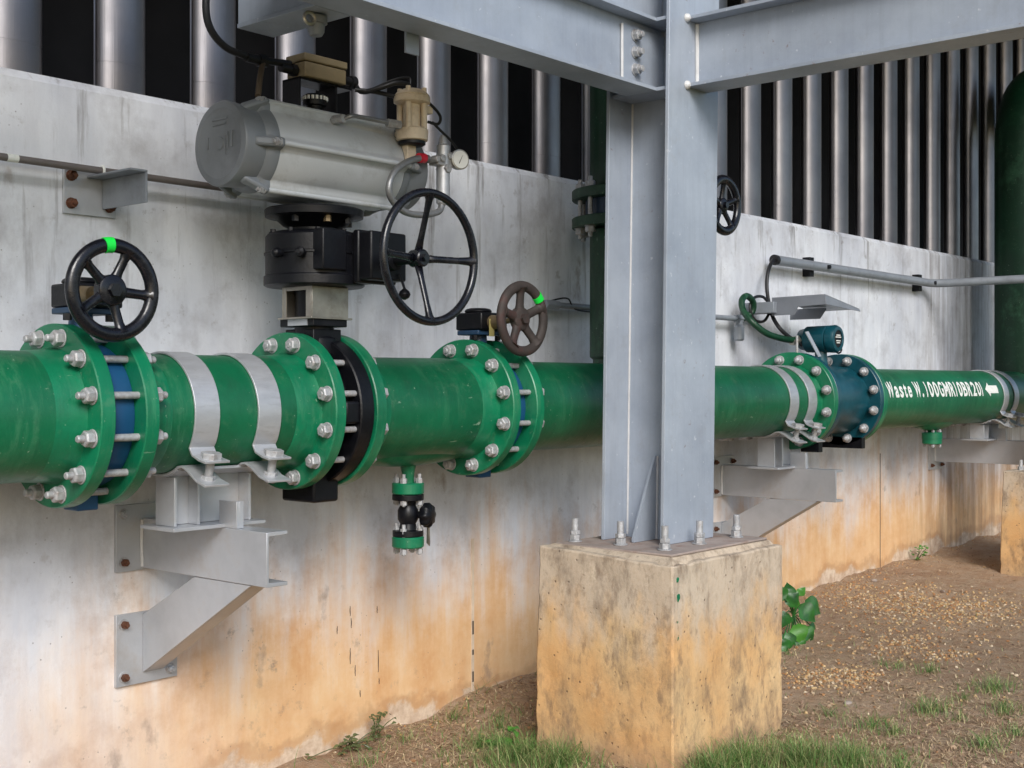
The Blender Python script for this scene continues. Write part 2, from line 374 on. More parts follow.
def copy_part(o, par, loc=None, rot=None):
    c = o.copy(); COL.objects.link(c); c.parent = par
    if loc is not None: c.location = loc
    if rot is not None: c.rotation_euler = rot
    for ch in o.children:
        d = ch.copy(); COL.objects.link(d); d.parent = c
    return c

# ================================================================== GROUND
def build_ground():
    xs = [-40, -25, -15, -9, -6, -3]+[-2+.25*i for i in range(16)]+[2+.045*i for i in range(178)]+[10.1+.5*i for i in range(12)]+[18, 24, 34, 60]
    ys = [-40, -25, -15, -9, -5, -3, -2, -1, -.5, 0, .3]+[.6+.045*i for i in range(62)]+[3.45, 5, 10, 20, 40]
    V = [(x, y, gz(x, y)) for y in ys for x in xs]; nx = len(xs)
    F = [(j*nx+i, j*nx+i+1, (j+1)*nx+i+1, (j+1)*nx+i) for j in range(len(ys)-1) for i in range(nx-1)]
    me = bpy.data.meshes.new('ground'); me.from_pydata(V, [], F); me.materials.append(M['ground'])
    for p in me.polygons: p.use_smooth = True
    o = bpy.data.objects.new('ground', me); COL.objects.link(o); o['kind'] = 'structure'; o['label'] = 'dry brown earth littered with straw in front of the wall'
build_ground()
def raw(name, V, F, m, label, cat):
    me = bpy.data.meshes.new(name); me.from_pydata(V, [], F); me.materials.append(M[m])
    o = bpy.data.objects.new(name, me); COL.objects.link(o); return tagit(o, label, cat, None, 'stuff')
def blade(V, F, x, y, z, h, w, az, lean, curl=1.0):
    d = Vector((math.cos(az), math.sin(az), 0)); s = Vector((-d.y, d.x, 0))*w*.5; i0 = len(V); k = 4
    for i in range(k):
        f = i/k; p = Vector((x, y, z))+d*(h*lean*f**(1+curl))+Vector((0, 0, h*f*(1-.35*lean*f)))
        V += [tuple(p-s*(1-f*.8)), tuple(p+s*(1-f*.8))]
    V.append(tuple(Vector((x, y, z))+d*h*lean+Vector((0, 0, h*(1-.35*lean)))))
    for i in range(k-1): F.append((i0+2*i, i0+2*i+1, i0+2*i+3, i0+2*i+2))
    F.append((i0+2*k-2, i0+2*k-1, i0+2*k))
PED = [(3.28, 3.95, 2.165, 2.695), (7.62, 8.30, 2.16, 2.72)]
def blocked(x, y, e=.0): return y > D-.015 or any(a-e < x < b+e and c-e < y < d+e for a, b, c, d in PED)
def build_grass():
    V, F = [], []
    pat = []   # (px, py, radius, blades, height)
    for px, py, r, n, h in [(520,760,.20,900,.105),(560,768,.16,700,.12),(480,748,.13,230,.08),(500,728,.12,120,.08),(455,712,.10,90,.07),(405,742,.10,70,.07),
        (745,768,.16,800,.11),(800,766,.17,850,.11),(850,766,.15,600,.10),(900,768,.12,180,.07),(715,775,.12,600,.11),
        (930,712,.09,200,.085),(995,690,.10,210,.075),(1005,712,.09,160,.07),(872,728,.10,170,.065),(985,748,.09,160,.075),(830,716,.10,90,.055),(930,672,.07,90,.06),
        (900,668,.08,60,.05),(960,700,.06,60,.05),(1015,735,.07,90,.06),(895,735,.06,90,.06),(960,720,.05,60,.05),(880,665,.06,35,.05),(788,655,.06,30,.05),(365,765,.10,60,.08),(250,775,.10,20,.14),(480,690,.06,30,.09),(912,550,.04,14,.05)]:
        pat.append((*ground_at(px, py), r, n, h))
    for x0, y0, r, n, h in pat:
        for _ in range(n):
            a = random.random()*6.283; q = r*abs(random.gauss(0, .62))
            x, y = x0+1.5*q*math.cos(a), y0+q*math.sin(a)
            if blocked(x, y): continue
            hh = h*random.uniform(.35, 1.15)*(1.1-.3*q/r)
            blade(V, F, x, y, gz(x, y)-.004, hh, random.uniform(.0016, .0034), random.random()*6.283, random.uniform(.3, 1.4), random.uniform(.4, 1.2))
    for _ in range(900):
        px, py = random.uniform(300, 1100), random.uniform(600, 900)
        x, y = ground_at(px, py)
        if blocked(x, y): continue
        blade(V, F, x, y, gz(x, y)-.003, random.uniform(.015, .05), .0025, random.random()*6.283, random.uniform(.4, 1.3))
    raw('grass', V, F, 'grass', 'green grass tufts growing from the dry earth', 'grass')
    V, F = [], []
    for _ in range(70000):
        px = random.uniform(250, 1180); py = 545+random.random()**.8*330
        x, y = ground_at(px, py)
        if blocked(x, y) or y < .5 or x > 11: continue
        dens = mnoise.noise(Vector((x*1.7, y*1.7, 11)))
        if dens < random.uniform(-.8, .12): continue
        z = gz(x, y)+.002; a = random.random()*6.283; l = random.uniform(.010, .046); w = random.uniform(.0009, .0019)
        d = Vector((math.cos(a), math.sin(a), 0))*l*.5; s = Vector((-math.sin(a), math.cos(a), 0))*w
        k = Vector((0, 0, random.uniform(.0, .012))); c = Vector((x, y, z)); mid = Vector((random.uniform(-1, 1), random.uniform(-1, 1), 1))*.002
        i0 = len(V); V += [tuple(c-d-s), tuple(c-d+s), tuple(c+mid-s), tuple(c+mid+s), tuple(c+d+k-s*.4), tuple(c+d+k+s*.4)]
        F += [(i0, i0+1, i0+3, i0+2), (i0+2, i0+3, i0+5, i0+4)]
    raw('dry_straw', V, F, 'straw', 'dry straw and dead grass scattered over the earth', 'straw')
    V, F = [], []
    ic = bmesh.new(); bmesh.ops.create_icosphere(ic, subdivisions=1, radius=1); iv = [v.co.copy() for v in ic.verts]; iff = [[v.index for v in f.verts] for f in ic.faces]; ic.free()
    spots = [(930,605,.55,.40,620),(880,600,.4,.3,240),(980,612,.45,.3,260),(900,645,.34,.16,190),(945,655,.2,.12,100),(820,676,.26,.15,230),(855,680,.22,.12,140),(900,625,.9,.55,300),(850,590,.6,.2,120)]
    for px, py, rx, ry, n in spots:
        x0, y0 = ground_at(px, py)
        for _ in range(int(n*1.5)):
            x, y = x0+random.gauss(0, .5)*rx, y0+random.gauss(0, .5)*ry
            if blocked(x, y, .01): continue
            pebble(V, F, iv, iff, x, y, random.uniform(.003, .0085))
    for _ in range(500):
        x, y = ground_at(random.uniform(380, 1100), random.uniform(560, 800))
        if not blocked(x, y, .01): pebble(V, F, iv, iff, x, y, random.uniform(.003, .009))
    for _ in range(500):      # clods along the wall foot
        x = random.uniform(2.9, 9.8); y = D-.02-abs(random.gauss(0, .05))
        pebble(V, F, iv, iff, x, y, random.uniform(.002, .006))
    raw('gravel', V, F, 'pebble', 'golden gravel strewn in patches on the earth', 'gravel')
def pebble(V, F, iv, iff, x, y, s):
    i0 = len(V); ro = Matrix.Rotation(random.random()*6.28, 3, 'Z') @ Matrix.Rotation(random.random()*6.28, 3, 'X'); sc = Vector((s*random.uniform(.8, 1.3), s*random.uniform(.7, 1.1), s*random.uniform(.5, .9)))
    c = Vector((x, y, gz(x, y)+s*.25))
    for v in iv:
        p = Vector((v.x*sc.x, v.y*sc.y, v.z*sc.z))*random.uniform(.85, 1.1); V.append(tuple(c+ro @ p))
    F.extend([[i+i0 for i in f] for f in iff])
build_grass()
def clods():
    V, F = [], []
    ic = bmesh.new(); bmesh.ops.create_icosphere(ic, subdivisions=1, radius=1); iv = [v.co.copy() for v in ic.verts]; iff = [[v.index for v in f.verts] for f in ic.faces]; ic.free()
    for _ in range(2600):
        x, y = ground_at(random.uniform(330, 1150), 548+random.random()*290)
        if mnoise.noise(Vector((x*2.3, y*2.3, 31))) > random.uniform(-.5, .5) and not blocked(x, y, .01): pebble(V, F, iv, iff, x, y, random.uniform(.003, .011)*random.uniform(.5, 1.2))
    raw('earth_clods', V, F, 'clod', 'small brown clods of earth lying on the ground', 'earth')
clods()
def litter():
    V, F = [], []
    for _ in range(520):
        x, y = ground_at(random.uniform(330, 1150), 552+random.random()*290)
        if blocked(x, y, .01): continue
        a = random.random()*6.283; l = random.uniform(.006, .017); w = l*random.uniform(.3, .55); z = gz(x, y)+.003
        d = Vector((math.cos(a), math.sin(a), random.uniform(-.25, .45))); q = Vector((-math.sin(a), math.cos(a), random.uniform(-.5, .5))); c = Vector((x, y, z+.003)); i0 = len(V)
        V += [tuple(c-d*l), tuple(c-d*l*.3+q*w), tuple(c+d*l*.4+q*w*.8), tuple(c+d*l), tuple(c+d*l*.4-q*w*.8), tuple(c-d*l*.3-q*w), tuple(c+Vector((0, 0, -.002)))]
        F += [(i0+k, i0+(k+1) % 6, i0+6) for k in range(6)]
    raw('leaf_litter', V, F, 'litter', 'dead brown leaves littering the bare earth', 'litter')
litter()
for px, py, s_ in ((640, 0, 0), (874, 583, .03), (806, 610, .02), (848, 704, .025), (943, 592, .018), (790, 640, .016), (985, 602, .02), (912, 575, .016), (690+180, 655, .014)):
    if not s_: continue
    x, y = ground_at(px, py); b = bmesh.new(); bmesh.ops.create_icosphere(b, subdivisions=2, radius=s_*.6)
    for v_ in b.verts: v_.co = Vector((v_.co.x*1.3, v_.co.y, v_.co.z*.5))*(1+.35*mnoise.noise(v_.co*40+Vector((px, 0, 0)))); v_.co += Vector((x, y, gz(x, y)+s_*.2))
    me = bpy.data.meshes.new('stone'); bmesh.ops.translate(b, verts=b.verts, vec=(-x, -y, -gz(x, y))); b.to_mesh(me); b.free(); me.materials.append(M['stone'])
    o = bpy.data.objects.new('stone', me); COL.objects.link(o); o.location = (x, y, gz(x, y)); tagit(o, 'pale flat stone lying on the brown earth', 'stone', 'pale stones on the earth')

# ================================================================== WALL, LOUVERS
WT = .874
def build_wall():
    t = thing('concrete_wall', 'long pale concrete wall stained orange along its foot', 'wall', (4, D, -1.2))
    b = new()
    prism(b, [(-6, D, -1.7), (-6, D, WT-.025), (-6, D+.018, WT), (-6, D+.28, WT), (-6, D+.28, -1.7)], (26, 0, 0))
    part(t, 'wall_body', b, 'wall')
    b = new(); x = at(472, 650, D).x
    z0 = -1.0
    box(b, (x-.005, D-.003, -1.3), (x+.009, D+.01, -.60))
    part(t, 'joint_filler', b, 'filler')
    b = new()
    x = at(880, 500, D).x
    box(b, (x-.0022, D-.0025, -1.12), (x+.0022, D+.01, -.42))
    x = at(472, 650, D).x
    for z, h in (((-.945), .026), (-1.04, .010), (-1.135, .02)): box(b, (x-.002, D-.0045, z-h), (x+.006, D+.01, z+h))
    part(t, 'expansion_joint', b, 'crack')
    for px, y0, y1 in [(350,606,616),(351,618,628),(350,648,664),(377,606,613),(378,650,672),(379,678,684),(337,626,634),(355,665,676),(360,690,697)]:
        b = new(); p, q = at(px, y0, D), at(px, y1, D); pts = []
        k = 6
        for i in range(k+1):
            f = i/k; w = .0014*math.sin(math.pi*min(max(f, .08), .92)); pts.append((p.x+random.uniform(-.001, .001), f, w))
        ring_ = [(a-w, D-.002, p.z+(q.z-p.z)*f) for a, f, w in pts]+[(a+w, D-.002, p.z+(q.z-p.z)*f) for a, f, w in pts[::-1]]
        prism(b, ring_, (0, .006, 0)); part(t, 'crack', b, 'crack')
build_wall()
def build_louvers():
    t = thing('tower_casing', 'casing coloured near black for shade, behind the steel tubes above the concrete wall', 'casing', (4, D+.9, WT))
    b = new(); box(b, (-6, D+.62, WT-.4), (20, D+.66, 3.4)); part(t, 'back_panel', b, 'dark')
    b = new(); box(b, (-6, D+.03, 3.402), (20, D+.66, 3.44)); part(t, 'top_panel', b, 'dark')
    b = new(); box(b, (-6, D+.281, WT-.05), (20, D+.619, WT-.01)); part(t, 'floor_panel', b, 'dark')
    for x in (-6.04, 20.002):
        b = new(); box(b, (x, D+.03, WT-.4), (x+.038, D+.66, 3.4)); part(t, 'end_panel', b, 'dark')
    a, c = .081, .046; n = 48
    root = None
    for k in range(-2, 27):
        X = 3.44*(.536+.0988*k)-.03
        if root is None:
            b = new(); rings = []
            for z in (WT+.002, WT+.084, WT+.0845, WT+.0885, WT+.089, 3.4):
                s = .985 if WT+.0842 < z < WT+.0887 else 1
                rings.append([b.verts.new((X+a*s*math.cos(2*math.pi*i/n), D+.078+c*s*math.sin(2*math.pi*i/n), z)) for i in range(n)])
            skin(b, rings)
            root = single('louver_tube', b, 'tube', 'tall flattened steel tube in the row standing on the concrete wall', 'tube', (X, D+.075, WT), 'steel tubes standing along the wall top')
            b = new(); box(b, (X-a-.010, D+.076, WT+.002), (X-a-.005, D+.079, 3.4)); fin = part(root, 'side_fin', b, 'tube')
        else:
            o = copy_part(root, None, (X, D+.075, WT))
build_louvers()

# ================================================================== WHEELS AND BOLTS
def handwheel(par, C, Rr, r, nsp, ph, m, sr, hub_r, hub_l, dish=0, sq=.8):
    C = Vector(C); ax = Vector((0, 1, 0))
    w = part(par, 'handwheel', torus(new(), C, ax, Rr, r, 64, 14, sq), m, ang=80)
    hc = C+ax*dish
    b = new(); lathe(b, hc-ax*hub_l*.5, ax, [(0, hub_r*.8), (.004, hub_r), (hub_l-.004, hub_r), (hub_l, hub_r*.85)], 24); part(w, 'hub', b, m, .002)
    b = new(); hexa(b, hc-ax*(hub_l*.5+.012), hc-ax*hub_l*.4, hub_r*.45); part(w, 'hub_nut', b, m)
    for i in range(nsp):
        t = R(ph+360/nsp*i); d = Vector((math.cos(t), 0, math.sin(t)))
        b = new(); rings = []
        p0, p1 = hc+d*hub_r*.7, C+d*(Rr-r*.3); dd, aa, bb = frame(p1-p0)
        for f, s in ((0, 1.35), (.25, 1.0), (.7, .95), (.9, 1.2), (1, 1.8)):
            s *= sr; c = p0.lerp(p1, f)
            side = dd.cross(ax).normalized()
            rings.append([b.verts.new(c+side*s*math.cos(6.2832*j/10)+ax*s*.75*math.sin(6.2832*j/10)) for j in range(10)])
        skin(b, rings); part(w, 'spoke', b, m, ang=80)
    return w
def stud(par, c, x0, x1, m='galv', tip=.024, dome=False):
    """one stud bolt along X through two flanges whose outer faces are x0, x1"""
    h = (x1-x0)/2; b = new(); lathe(b, (-h-tip-.02, 0, 0), (1, 0, 0), [(0, .007), (.003, .0095), (2*h+2*tip+.037, .0095), (2*h+2*tip+.04, .007)], 14)
    o = mesh('stud_bolt', b, m, (0, 0, 0)); o.parent = par; o.location = Vector(c)-BASE[par.name]
    for s in (-1, 1):
        b = new(); cyl(b, (s*h, 0, 0), (s*(h+.004), 0, 0), .0235, 20); lathe(b, (s*(h+.004), 0, 0), (s, 0, 0), [(0, .0205), (.018, .0212), (.022, .0175)], 6)
        if dome: lathe(b, (s*(h+.018), 0, 0), (s, 0, 0), [(0, .016), (.010, .015), (.018, .010), (.021, .003)], 14)
        q = mesh('nut', b, m, (0, 0, 0), .0012); q.parent = o
    return o
def joint(par, C, x0, x1, n=12, rb=.203, axis='X', dome=False, tip=.024):
    C = Vector(C); first = None
    for i in range(n):
        t = 2*math.pi*(i+.5)/n
        if axis == 'X': off = Vector(((x0+x1)/2-C.x, rb*math.cos(t), rb*math.sin(t))); rot = (t+random.random(), 0, 0)
        else: off = Vector((rb*math.cos(t), rb*math.sin(t), (x0+x1)/2-C.z)); rot = (0, R(-90), t)
        if first is None: first = stud(par, C+off, x0, x1, dome=dome, tip=tip if not dome else .0); first.rotation_euler = rot
        else: copy_part(first, par, C+off-BASE[par.name], rot)
AX = (1, 0, 0)
def pipe_axis(x): return Vector((x, PY, PZ))
def flange_part(par, x0, x1, hub, m='flange', r=FR):
    """flange disc from x0 to x1; hub = -1 / +1: side on which the neck sits"""
    b = new(); w = x1-x0
    if hub < 0: prof = [(-.085, PR+.0005), (-.075, PR+.003), (-.02, PR+.007), (-.001, PR+.012), (0, r-.003), (.003, r), (w-.003, r), (w, r-.003)]
    else: prof = [(0, r-.003), (.003, r), (w-.003, r), (w, r-.003), (w+.001, PR+.012), (w+.02, PR+.007), (w+.075, PR+.003), (w+.085, PR+.0005)]
    lathe(b, pipe_axis(x0), AX, prof, 72); return part(par, 'flange', b, m)
def spool(label, x0, x1, fl, prof=None, base=None):
    t = thing('pipe_spool', label, 'pipe', (base or (x0+x1)/2, PY, PZ-PR), 'spools of the green waste water pipe')
    b = new(); lathe(b, pipe_axis(0), AX, prof or [(x0, PR), (x1, PR)], 72); part(t, 'barrel', b, 'green')
    for a in fl: flange_part(t, *a)
    return t
F1, F2, F3 = (1.691, 1.732, 1.817, 1.857), (2.443, 2.483, 2.604, 2.645), (3.225, 3.264, 3.348, 3.388)
FM = (5.548, 5.590, 5.592, 5.632, 6.058, 6.096, 6.098, 6.14)
spool('nearest green pipe length running out of frame at the left edge', -1.2, F1[1], [(F1[0], F1[1], -1)], [(-1.2, PR), (1.47, PR), (1.50, PR+.002), (F1[1]-.001, PR+.002)])
spool('short green pipe length carried by the nearest bracket between two valves', F1[2], F2[1], [(F1[2], F1[3], 1), (F2[0], F2[1], -1)], [(F1[2]+.001, PR), (F2[1]-.001, PR)])
s3 = spool('green pipe length with a small drain valve hanging below it', F2[2], F3[1], [(F2[2], F2[3], 1), (F3[0], F3[1], -1)],
           [(F2[2]+.001, PR), (2.72, PR), (2.78, PR+.004), (3.12, PR+.006), (3.17, PR), (F3[1]-.001, PR)])
s4 = spool('green pipe length passing behind the grey steel column', F3[2], FM[1], [(F3[2], F3[3], 1), (FM[0], FM[1], -1)], [(F3[2]+.001, PR), (FM[1]-.001, PR)])
s5 = spool('far green pipe length lettered in white with an arrow', FM[6], 12, [(FM[6], FM[7], 1)], [(FM[6]+.001, PR), (12, PR)])
# belly and nozzle for the drains
def nozzle(par, X, zf, w=.20):
    b = new(); k = 14; rings = []
    lathe(b, (X, PY, PZ-PR-.11), (0, 0, 1), [(0, .021), (.06, .021), (.085, .027), (.10, .04), (.13, .06)], 28); part(par, 'drain_nozzle', b, 'green')
    b = new(); rings = []
    for i in range(k+1):          # shallow reinforcing belly under the pipe
        f = i/k; s = math.sin(math.pi*f)**1.0; rr = PR*.62+.012
        c = Vector((X-w+2*w*f, PY, PZ-(PR-.09)-.004-.022*s)); rr = .092
        rings.append([b.verts.new(c+Vector((0, rr*math.cos(6.2832*j/36), rr*math.sin(6.2832*j/36)))) for j in range(36)])
    skin(b, rings); part(par, 'drain_pad', b, 'green', ang=60)
XD = at(408, 470, PY).x
nozzle(s3, XD, -.33, .26)
XD2 = at(932, 430, PY).x
nozzle(s5, XD2, -.33, .22)
b = new(); lathe(b, (XD2, PY, -.352), (0, 0, 1), [(0, .05), (.004, .056), (.03, .056), (.031, .058), (.066, .058), (.07, .054)], 32); bf = part(s5, 'drain_flange', b, 'flange')
for i in range(4):
    t = R(30+90*i); c = Vector((XD2+.043*math.cos(t), PY+.043*math.sin(t), 0)); b = new(); cyl(b, c+Vector((0, 0, -.37)), c+Vector((0, 0, -.265)), .006, 10); hexa(b, c+Vector((0, 0, -.365)), c+Vector((0, 0, -.353)), .010); hexa(b, c+Vector((0, 0, -.281)), c+Vector((0, 0, -.270)), .010); part(bf, 'bolt', b, 'galv')

# lettering on the far pipe
def lettering(txt, x0, x1, a0, a1):
    """condensed stencil-like lettering: every glyph is fitted to a narrow cell of its own"""
    out = new(); x = 0.0
    for ch in txt:
        w = {'W': 1.02, 'M': 1.0, '.': .34, ' ': .34, '1': .46, 't': .56, 's': .64, 'e': .66, 'a': .66}.get(ch, .80)
        if ch == ' ': x += w; continue
        cu = bpy.data.curves.new('glyph', 'FONT'); cu.body = ch; cu.offset = .028; cu.resolution_u = 4
        o = bpy.data.objects.new('glyph', cu); COL.objects.link(o)
        bpy.context.view_layer.update(); dg = bpy.context.evaluated_depsgraph_get()
        me = bpy.data.meshes.new_from_object(o.evaluated_get(dg)); bpy.data.objects.remove(o); bpy.data.curves.remove(cu)
        lx = [v.co.x for v in me.vertices]; mn, mx = min(lx), max(lx); cell = w-.15
        k = cell/(mx-mn) if ch not in '.1' else (1.2 if ch == '.' else .95)
        for v in me.vertices: v.co.x = x+.075+(v.co.x-mn)*k
        out.from_mesh(me); bpy.data.meshes.remove(me); x += w
    return bend(out, x0, x1, a0, a1)
def bend(b, x0, x1, a0, a1):
    lx = [v.co.x for v in b.verts]; ly = [v.co.y for v in b.verts]; mx, Mx, my, My = min(lx), max(lx), min(ly), max(ly)
    for i in range(1, 9):
        y = my+(My-my)*i/9; bmesh.ops.bisect_plane(b, geom=b.verts[:]+b.edges[:]+b.faces[:], plane_co=(0, y, 0), plane_no=(0, 1, 0))
    for v in b.verts:
        X = x0+(x1-x0)*(v.co.x-mx)/(Mx-mx); t = a0+(a1-a0)*(v.co.y-my)/(My-my); r = PR+.0016
        v.co = Vector((X, PY-r*math.cos(t), PZ+r*math.sin(t)))
    return b
XT0, XT1 = at(887, 390, PY-.155).x, at(982, 390, PY-.155).x
part(s5, 'lettering', lettering('Waste W. 100GMR10BR201', XT0, XT1, R(3), R(35)), 'white')
b = new(); pts = [(0, .5), (.35, 1), (.35, .78), (1, .78), (1, .22), (.35, .22), (.35, 0)]
b.faces.new([b.verts.new((x, y, 0)) for x, y in pts]); XA0, XA1 = at(985, 390, PY-.155).x, at(997.5, 390, PY-.155).x
part(s5, 'arrow_mark', bend(b, XA0, XA1, R(2), R(33)), 'white')

# risers
XR = 4.22
b = new(); lathe(b, (XR, PY, PZ), (0, 0, 1), [(0, .15), (.18, .15), (.19, .1625), (.70, .1625)], 64); part(s4, 'branch_pipe', b, 'riser')
def zflange(par, X, z0, z1, m):
    b = new(); w = z1-z0; lathe(b, (X, PY, z0), (0, 0, 1), [(0, FR-.003), (.003, FR), (w-.003, FR), (w, FR-.003)], 64); return part(par, 'flange', b, m)
zflange(s4, XR, .628, .668, 'riser')
ri = thing('riser_pipe', 'dark green vertical pipe rising behind the grey column', 'pipe', (XR, PY, .74), 'dark green vertical risers')
b = new(); cyl(b, (XR, PY, .74), (XR, PY, 3.44), .162, 64); part(ri, 'barrel', b, 'riser'); zflange(ri, XR, .74, .78, 'riser')
X2 = 8.77
ri = thing('riser_pipe', 'dark green vertical pipe with a bend at the right edge', 'pipe', (X2, PY, PZ), 'dark green vertical risers')
b = new(); rings = []; r0 = .175; br = .42; zb = 1.62
path = [(Vector((X2, PY, PZ)), Vector((0, 0, 1))), (Vector((X2, PY, zb)), Vector((0, 0, 1)))]
for i in range(1, 13):
    t = R(90)*i/12; path.append((Vector((X2+br*(1-math.cos(t)), PY, zb+br*math.sin(t))), Vector((math.sin(t), 0, math.cos(t)))))
path.append((Vector((X2+4, PY, zb+br)), Vector((1, 0, 0))))
for c, d in path:
    y = Vector((0, 1, 0)); rings.append(ring(b, c, y, d.cross(y), r0, 56))
skin(b, rings); part(ri, 'barrel', b, 'riser', ang=60)

# ================================================================== BUTTERFLY VALVES
def gear_valve(label, x0, x1, wx, wy, wz, wm, ph, tape_at, gm):
    t = thing('butterfly_valve', label, 'valve', ((x0+x1)/2, PY, PZ-.22), 'hand wheel butterfly valves on the green pipe'); xc = (x0+x1)/2
    b = new(); lathe(b, pipe_axis(x0+.001), AX, [(0, .183), (.008, .186), (x1-x0-.01, .186), (x1-x0-.002, .183)], 64)
    part(t, 'body', b, 'blue')
    b = new(); box(b, (xc-.03, PY-.035, PZ-.245), (xc+.03, PY+.035, PZ-.17)); part(t, 'bottom_lug', b, 'blue', .004)
    b = new(); lathe(b, (xc, PY, PZ+.17), (0, 0, 1), [(0, .034), (wz-.05-PZ-.17, .030)], 24); part(t, 'neck', b, 'darkblue' if gm == 'd' else 'blue')
    zt = wz-.036
    b = new(); box(b, (xc-.055, PY-.05, zt-.016), (xc+.075, PY+.05, zt)); part(t, 'mounting_plate', b, 'darkblue', .003)
    for sx in (-1, 1):
        b = new(); hexa(b, (xc+sx*.06, PY-.038, zt-.034), (xc+sx*.06, PY-.038, zt-.017), .011); part(t, 'plate_bolt', b, 'black')
    b = new(); box(b, (xc-.052, PY-.062, zt+.001), (xc+.085, PY+.06, zt+.062)); lathe(b, (xc, PY, zt+.063), (0, 0, 1), [(0, .05), (.012, .046), (.016, .03)], 24); g = part(t, 'gearbox', b, 'black', .006)
    b = new(); cyl(b, (wx, PY-.061, wz-.01), (wx, wy, wz), .010, 14); lathe(b, (wx, PY-.061, wz-.008), (0, -1, 0), [(0, .026), (.05, .022)], 18); part(t, 'drive_shaft', b, 'brass')
    w = handwheel(t, (wx, wy, wz), .111, .0180, 5, ph, wm, .0130 if gm == 'b' else .0165, .039, .034, .012)
    b = new(); a0 = R(tape_at); rings = []
    for i in range(5):
        a = a0+R(-6+3*i); o = Vector((math.cos(a), 0, math.sin(a))); c = Vector((wx, wy, wz))
        rings.append([b.verts.new(c+o*(.111+.0200*math.cos(6.2832*j/14))+Vector((0, 1, 0))*(.0200*.85*math.sin(6.2832*j/14))) for j in range(14)])
    skin(b, rings); part(w, 'marker_tape', b, 'tape')
    return t
v1 = gear_valve('butterfly valve with a blue body and black five spoke handwheel', F1[1], F1[2], at(113, 290, 2.80).x, 2.80, .232, 'wheelblack', -5, 97, 'b')
joint(v1, pipe_axis((F1[1]+F1[2])/2), F1[0], F1[3])
v3 = gear_valve('butterfly valve with a rusty brown handwheel beside the grey column', F3[1], F3[2], at(522.5, 319, 2.80).x, 2.80, .222, 'rustwheel', 95, 42, 'd')
b = new(); p = at(491, 320, 2.93); box(b, (p.x-.012, 2.925, .165), (p.x+.012, 2.928, .225)); part(v3, 'tag', b, 'tag')
joint(v3, pipe_axis((F3[1]+F3[2])/2), F3[0], F3[3], tip=.012)

# valve on the riser
t = thing('butterfly_valve', 'butterfly valve on the riser behind the column with a dark wheel', 'valve', (XR, PY, .668), 'hand wheel butterfly valves on the green pipe')
b = new(); lathe(b, (XR, PY, .669), (0, 0, 1), [(0, .18), (.07, .18)], 48); part(t, 'body', b, 'darkblue')
b = new(); cyl(b, (XR-.16, PY-.12, .705), (XR-.21, PY-.12, .705), .026, 16); cyl(b, (XR-.19, PY-.13, .705), (XR-.19, PY-.19, .705), .022, 16); part(t, 'side_lug', b, 'blue')
b = new(); cyl(b, (XR+.17, PY, .705), (XR+.30, PY, .705), .03, 20); part(t, 'neck', b, 'darkblue')
b = new(); box(b, (XR+.30, PY-.06, .62), (XR+.37, PY+.06, .80)); part(t, 'gearbox', b, 'black', .006)
wx = at(724, 205, 2.80).x
b = new(); cyl(b, (wx, 2.95, .747), (wx, 2.8, .747), .011, 14); box(b, (XR+.36, PY-.05, .72), (wx+.02, PY+.03, .775)); part(t, 'drive_shaft', b, 'black')
handwheel(t, (wx, 2.80, .747), .108, .019, 5, 90, 'wheelblack', .013, .031, .034, .012)
joint(t, (XR, PY, .704), .628, .78, 12, .203, 'Z')

# ================================================================== ACTUATED VALVE
XS = (F2[1]+F2[2])/2
t = thing('actuated_valve', 'black butterfly valve with a gearbox and large four spoke handwheel', 'valve', (XS, PY, PZ-.26))
b = new(); lathe(b, pipe_axis(F2[1]+.001), AX, [(0, .176), (.004, .180), (.052, .180), (.054, .170), (.062, .170), (.064, .222), (.068, .226), (.114, .226), (.1185, .222)], 72); part(t, 'body', b, 'black')
b = new(); box(b, (XS-.05, PY-.075, PZ-.275), (XS+.05, PY+.075, PZ-.18)); part(t, 'bottom_boss', b, 'black', .008)
b = new(); box(b, (XS-.045, PY-.215, PZ-.035), (XS+.045, PY-.18, PZ+.03)); part(t, 'side_boss', b, 'black', .006)
b = new(); lathe(b, (XS, PY-.02, PZ+.17), (0, 0, 1), [(0, .075), (.05, .068), (.055, .06), (.255, .057)], 28); box(b, (XS-.055, PY-.08, PZ+.16), (XS+.055, PY+.05, .165)); part(t, 'neck', b, 'black', .003)
b = new(); box(b, (XS-.068, PY-.095, .172), (XS+.066, PY+.06, .198)); part(t, 'top_flange', b, 'black', .003)
q = new(); box(q, (XS-.0705, PY-.07, .175), (XS-.0682, PY+.02, .194)); part(t, 'nameplate', q, 'silver')
# stainless stool: front plate, back plate, two side frames with an opening
st = new(); x0, x1, y0, y1, z0, z1 = XS-.072, XS+.070, 2.905, 3.045, .2, .292
box(st, (x0, y0, z0), (x1, y0+.006, z1)); box(st, (x0, y1-.006, z0), (x1, y1, z1)); box(st, (x1-.006, y0+.006, z0), (x1, y1-.006, z1))
box(st, (x0, y0+.006, z0), (x0+.006, y0+.03, z1)); box(st, (x0, y1-.02, z0), (x0+.006, y1-.006, z1)); box(st, (x0-.01, y0-.008, z0), (x1+.01, y1+.008, z0-.006)); box(st, (x0, y0+.03, z1-.012), (x0+.006, y1-.02, z1))
part(t, 'mounting_stool', st, 'stainless', .001)
st = new(); cyl(st, (XS, PY-.02, .2), (XS, PY-.02, .292), .03, 20); part(t, 'coupling', st, 'black')
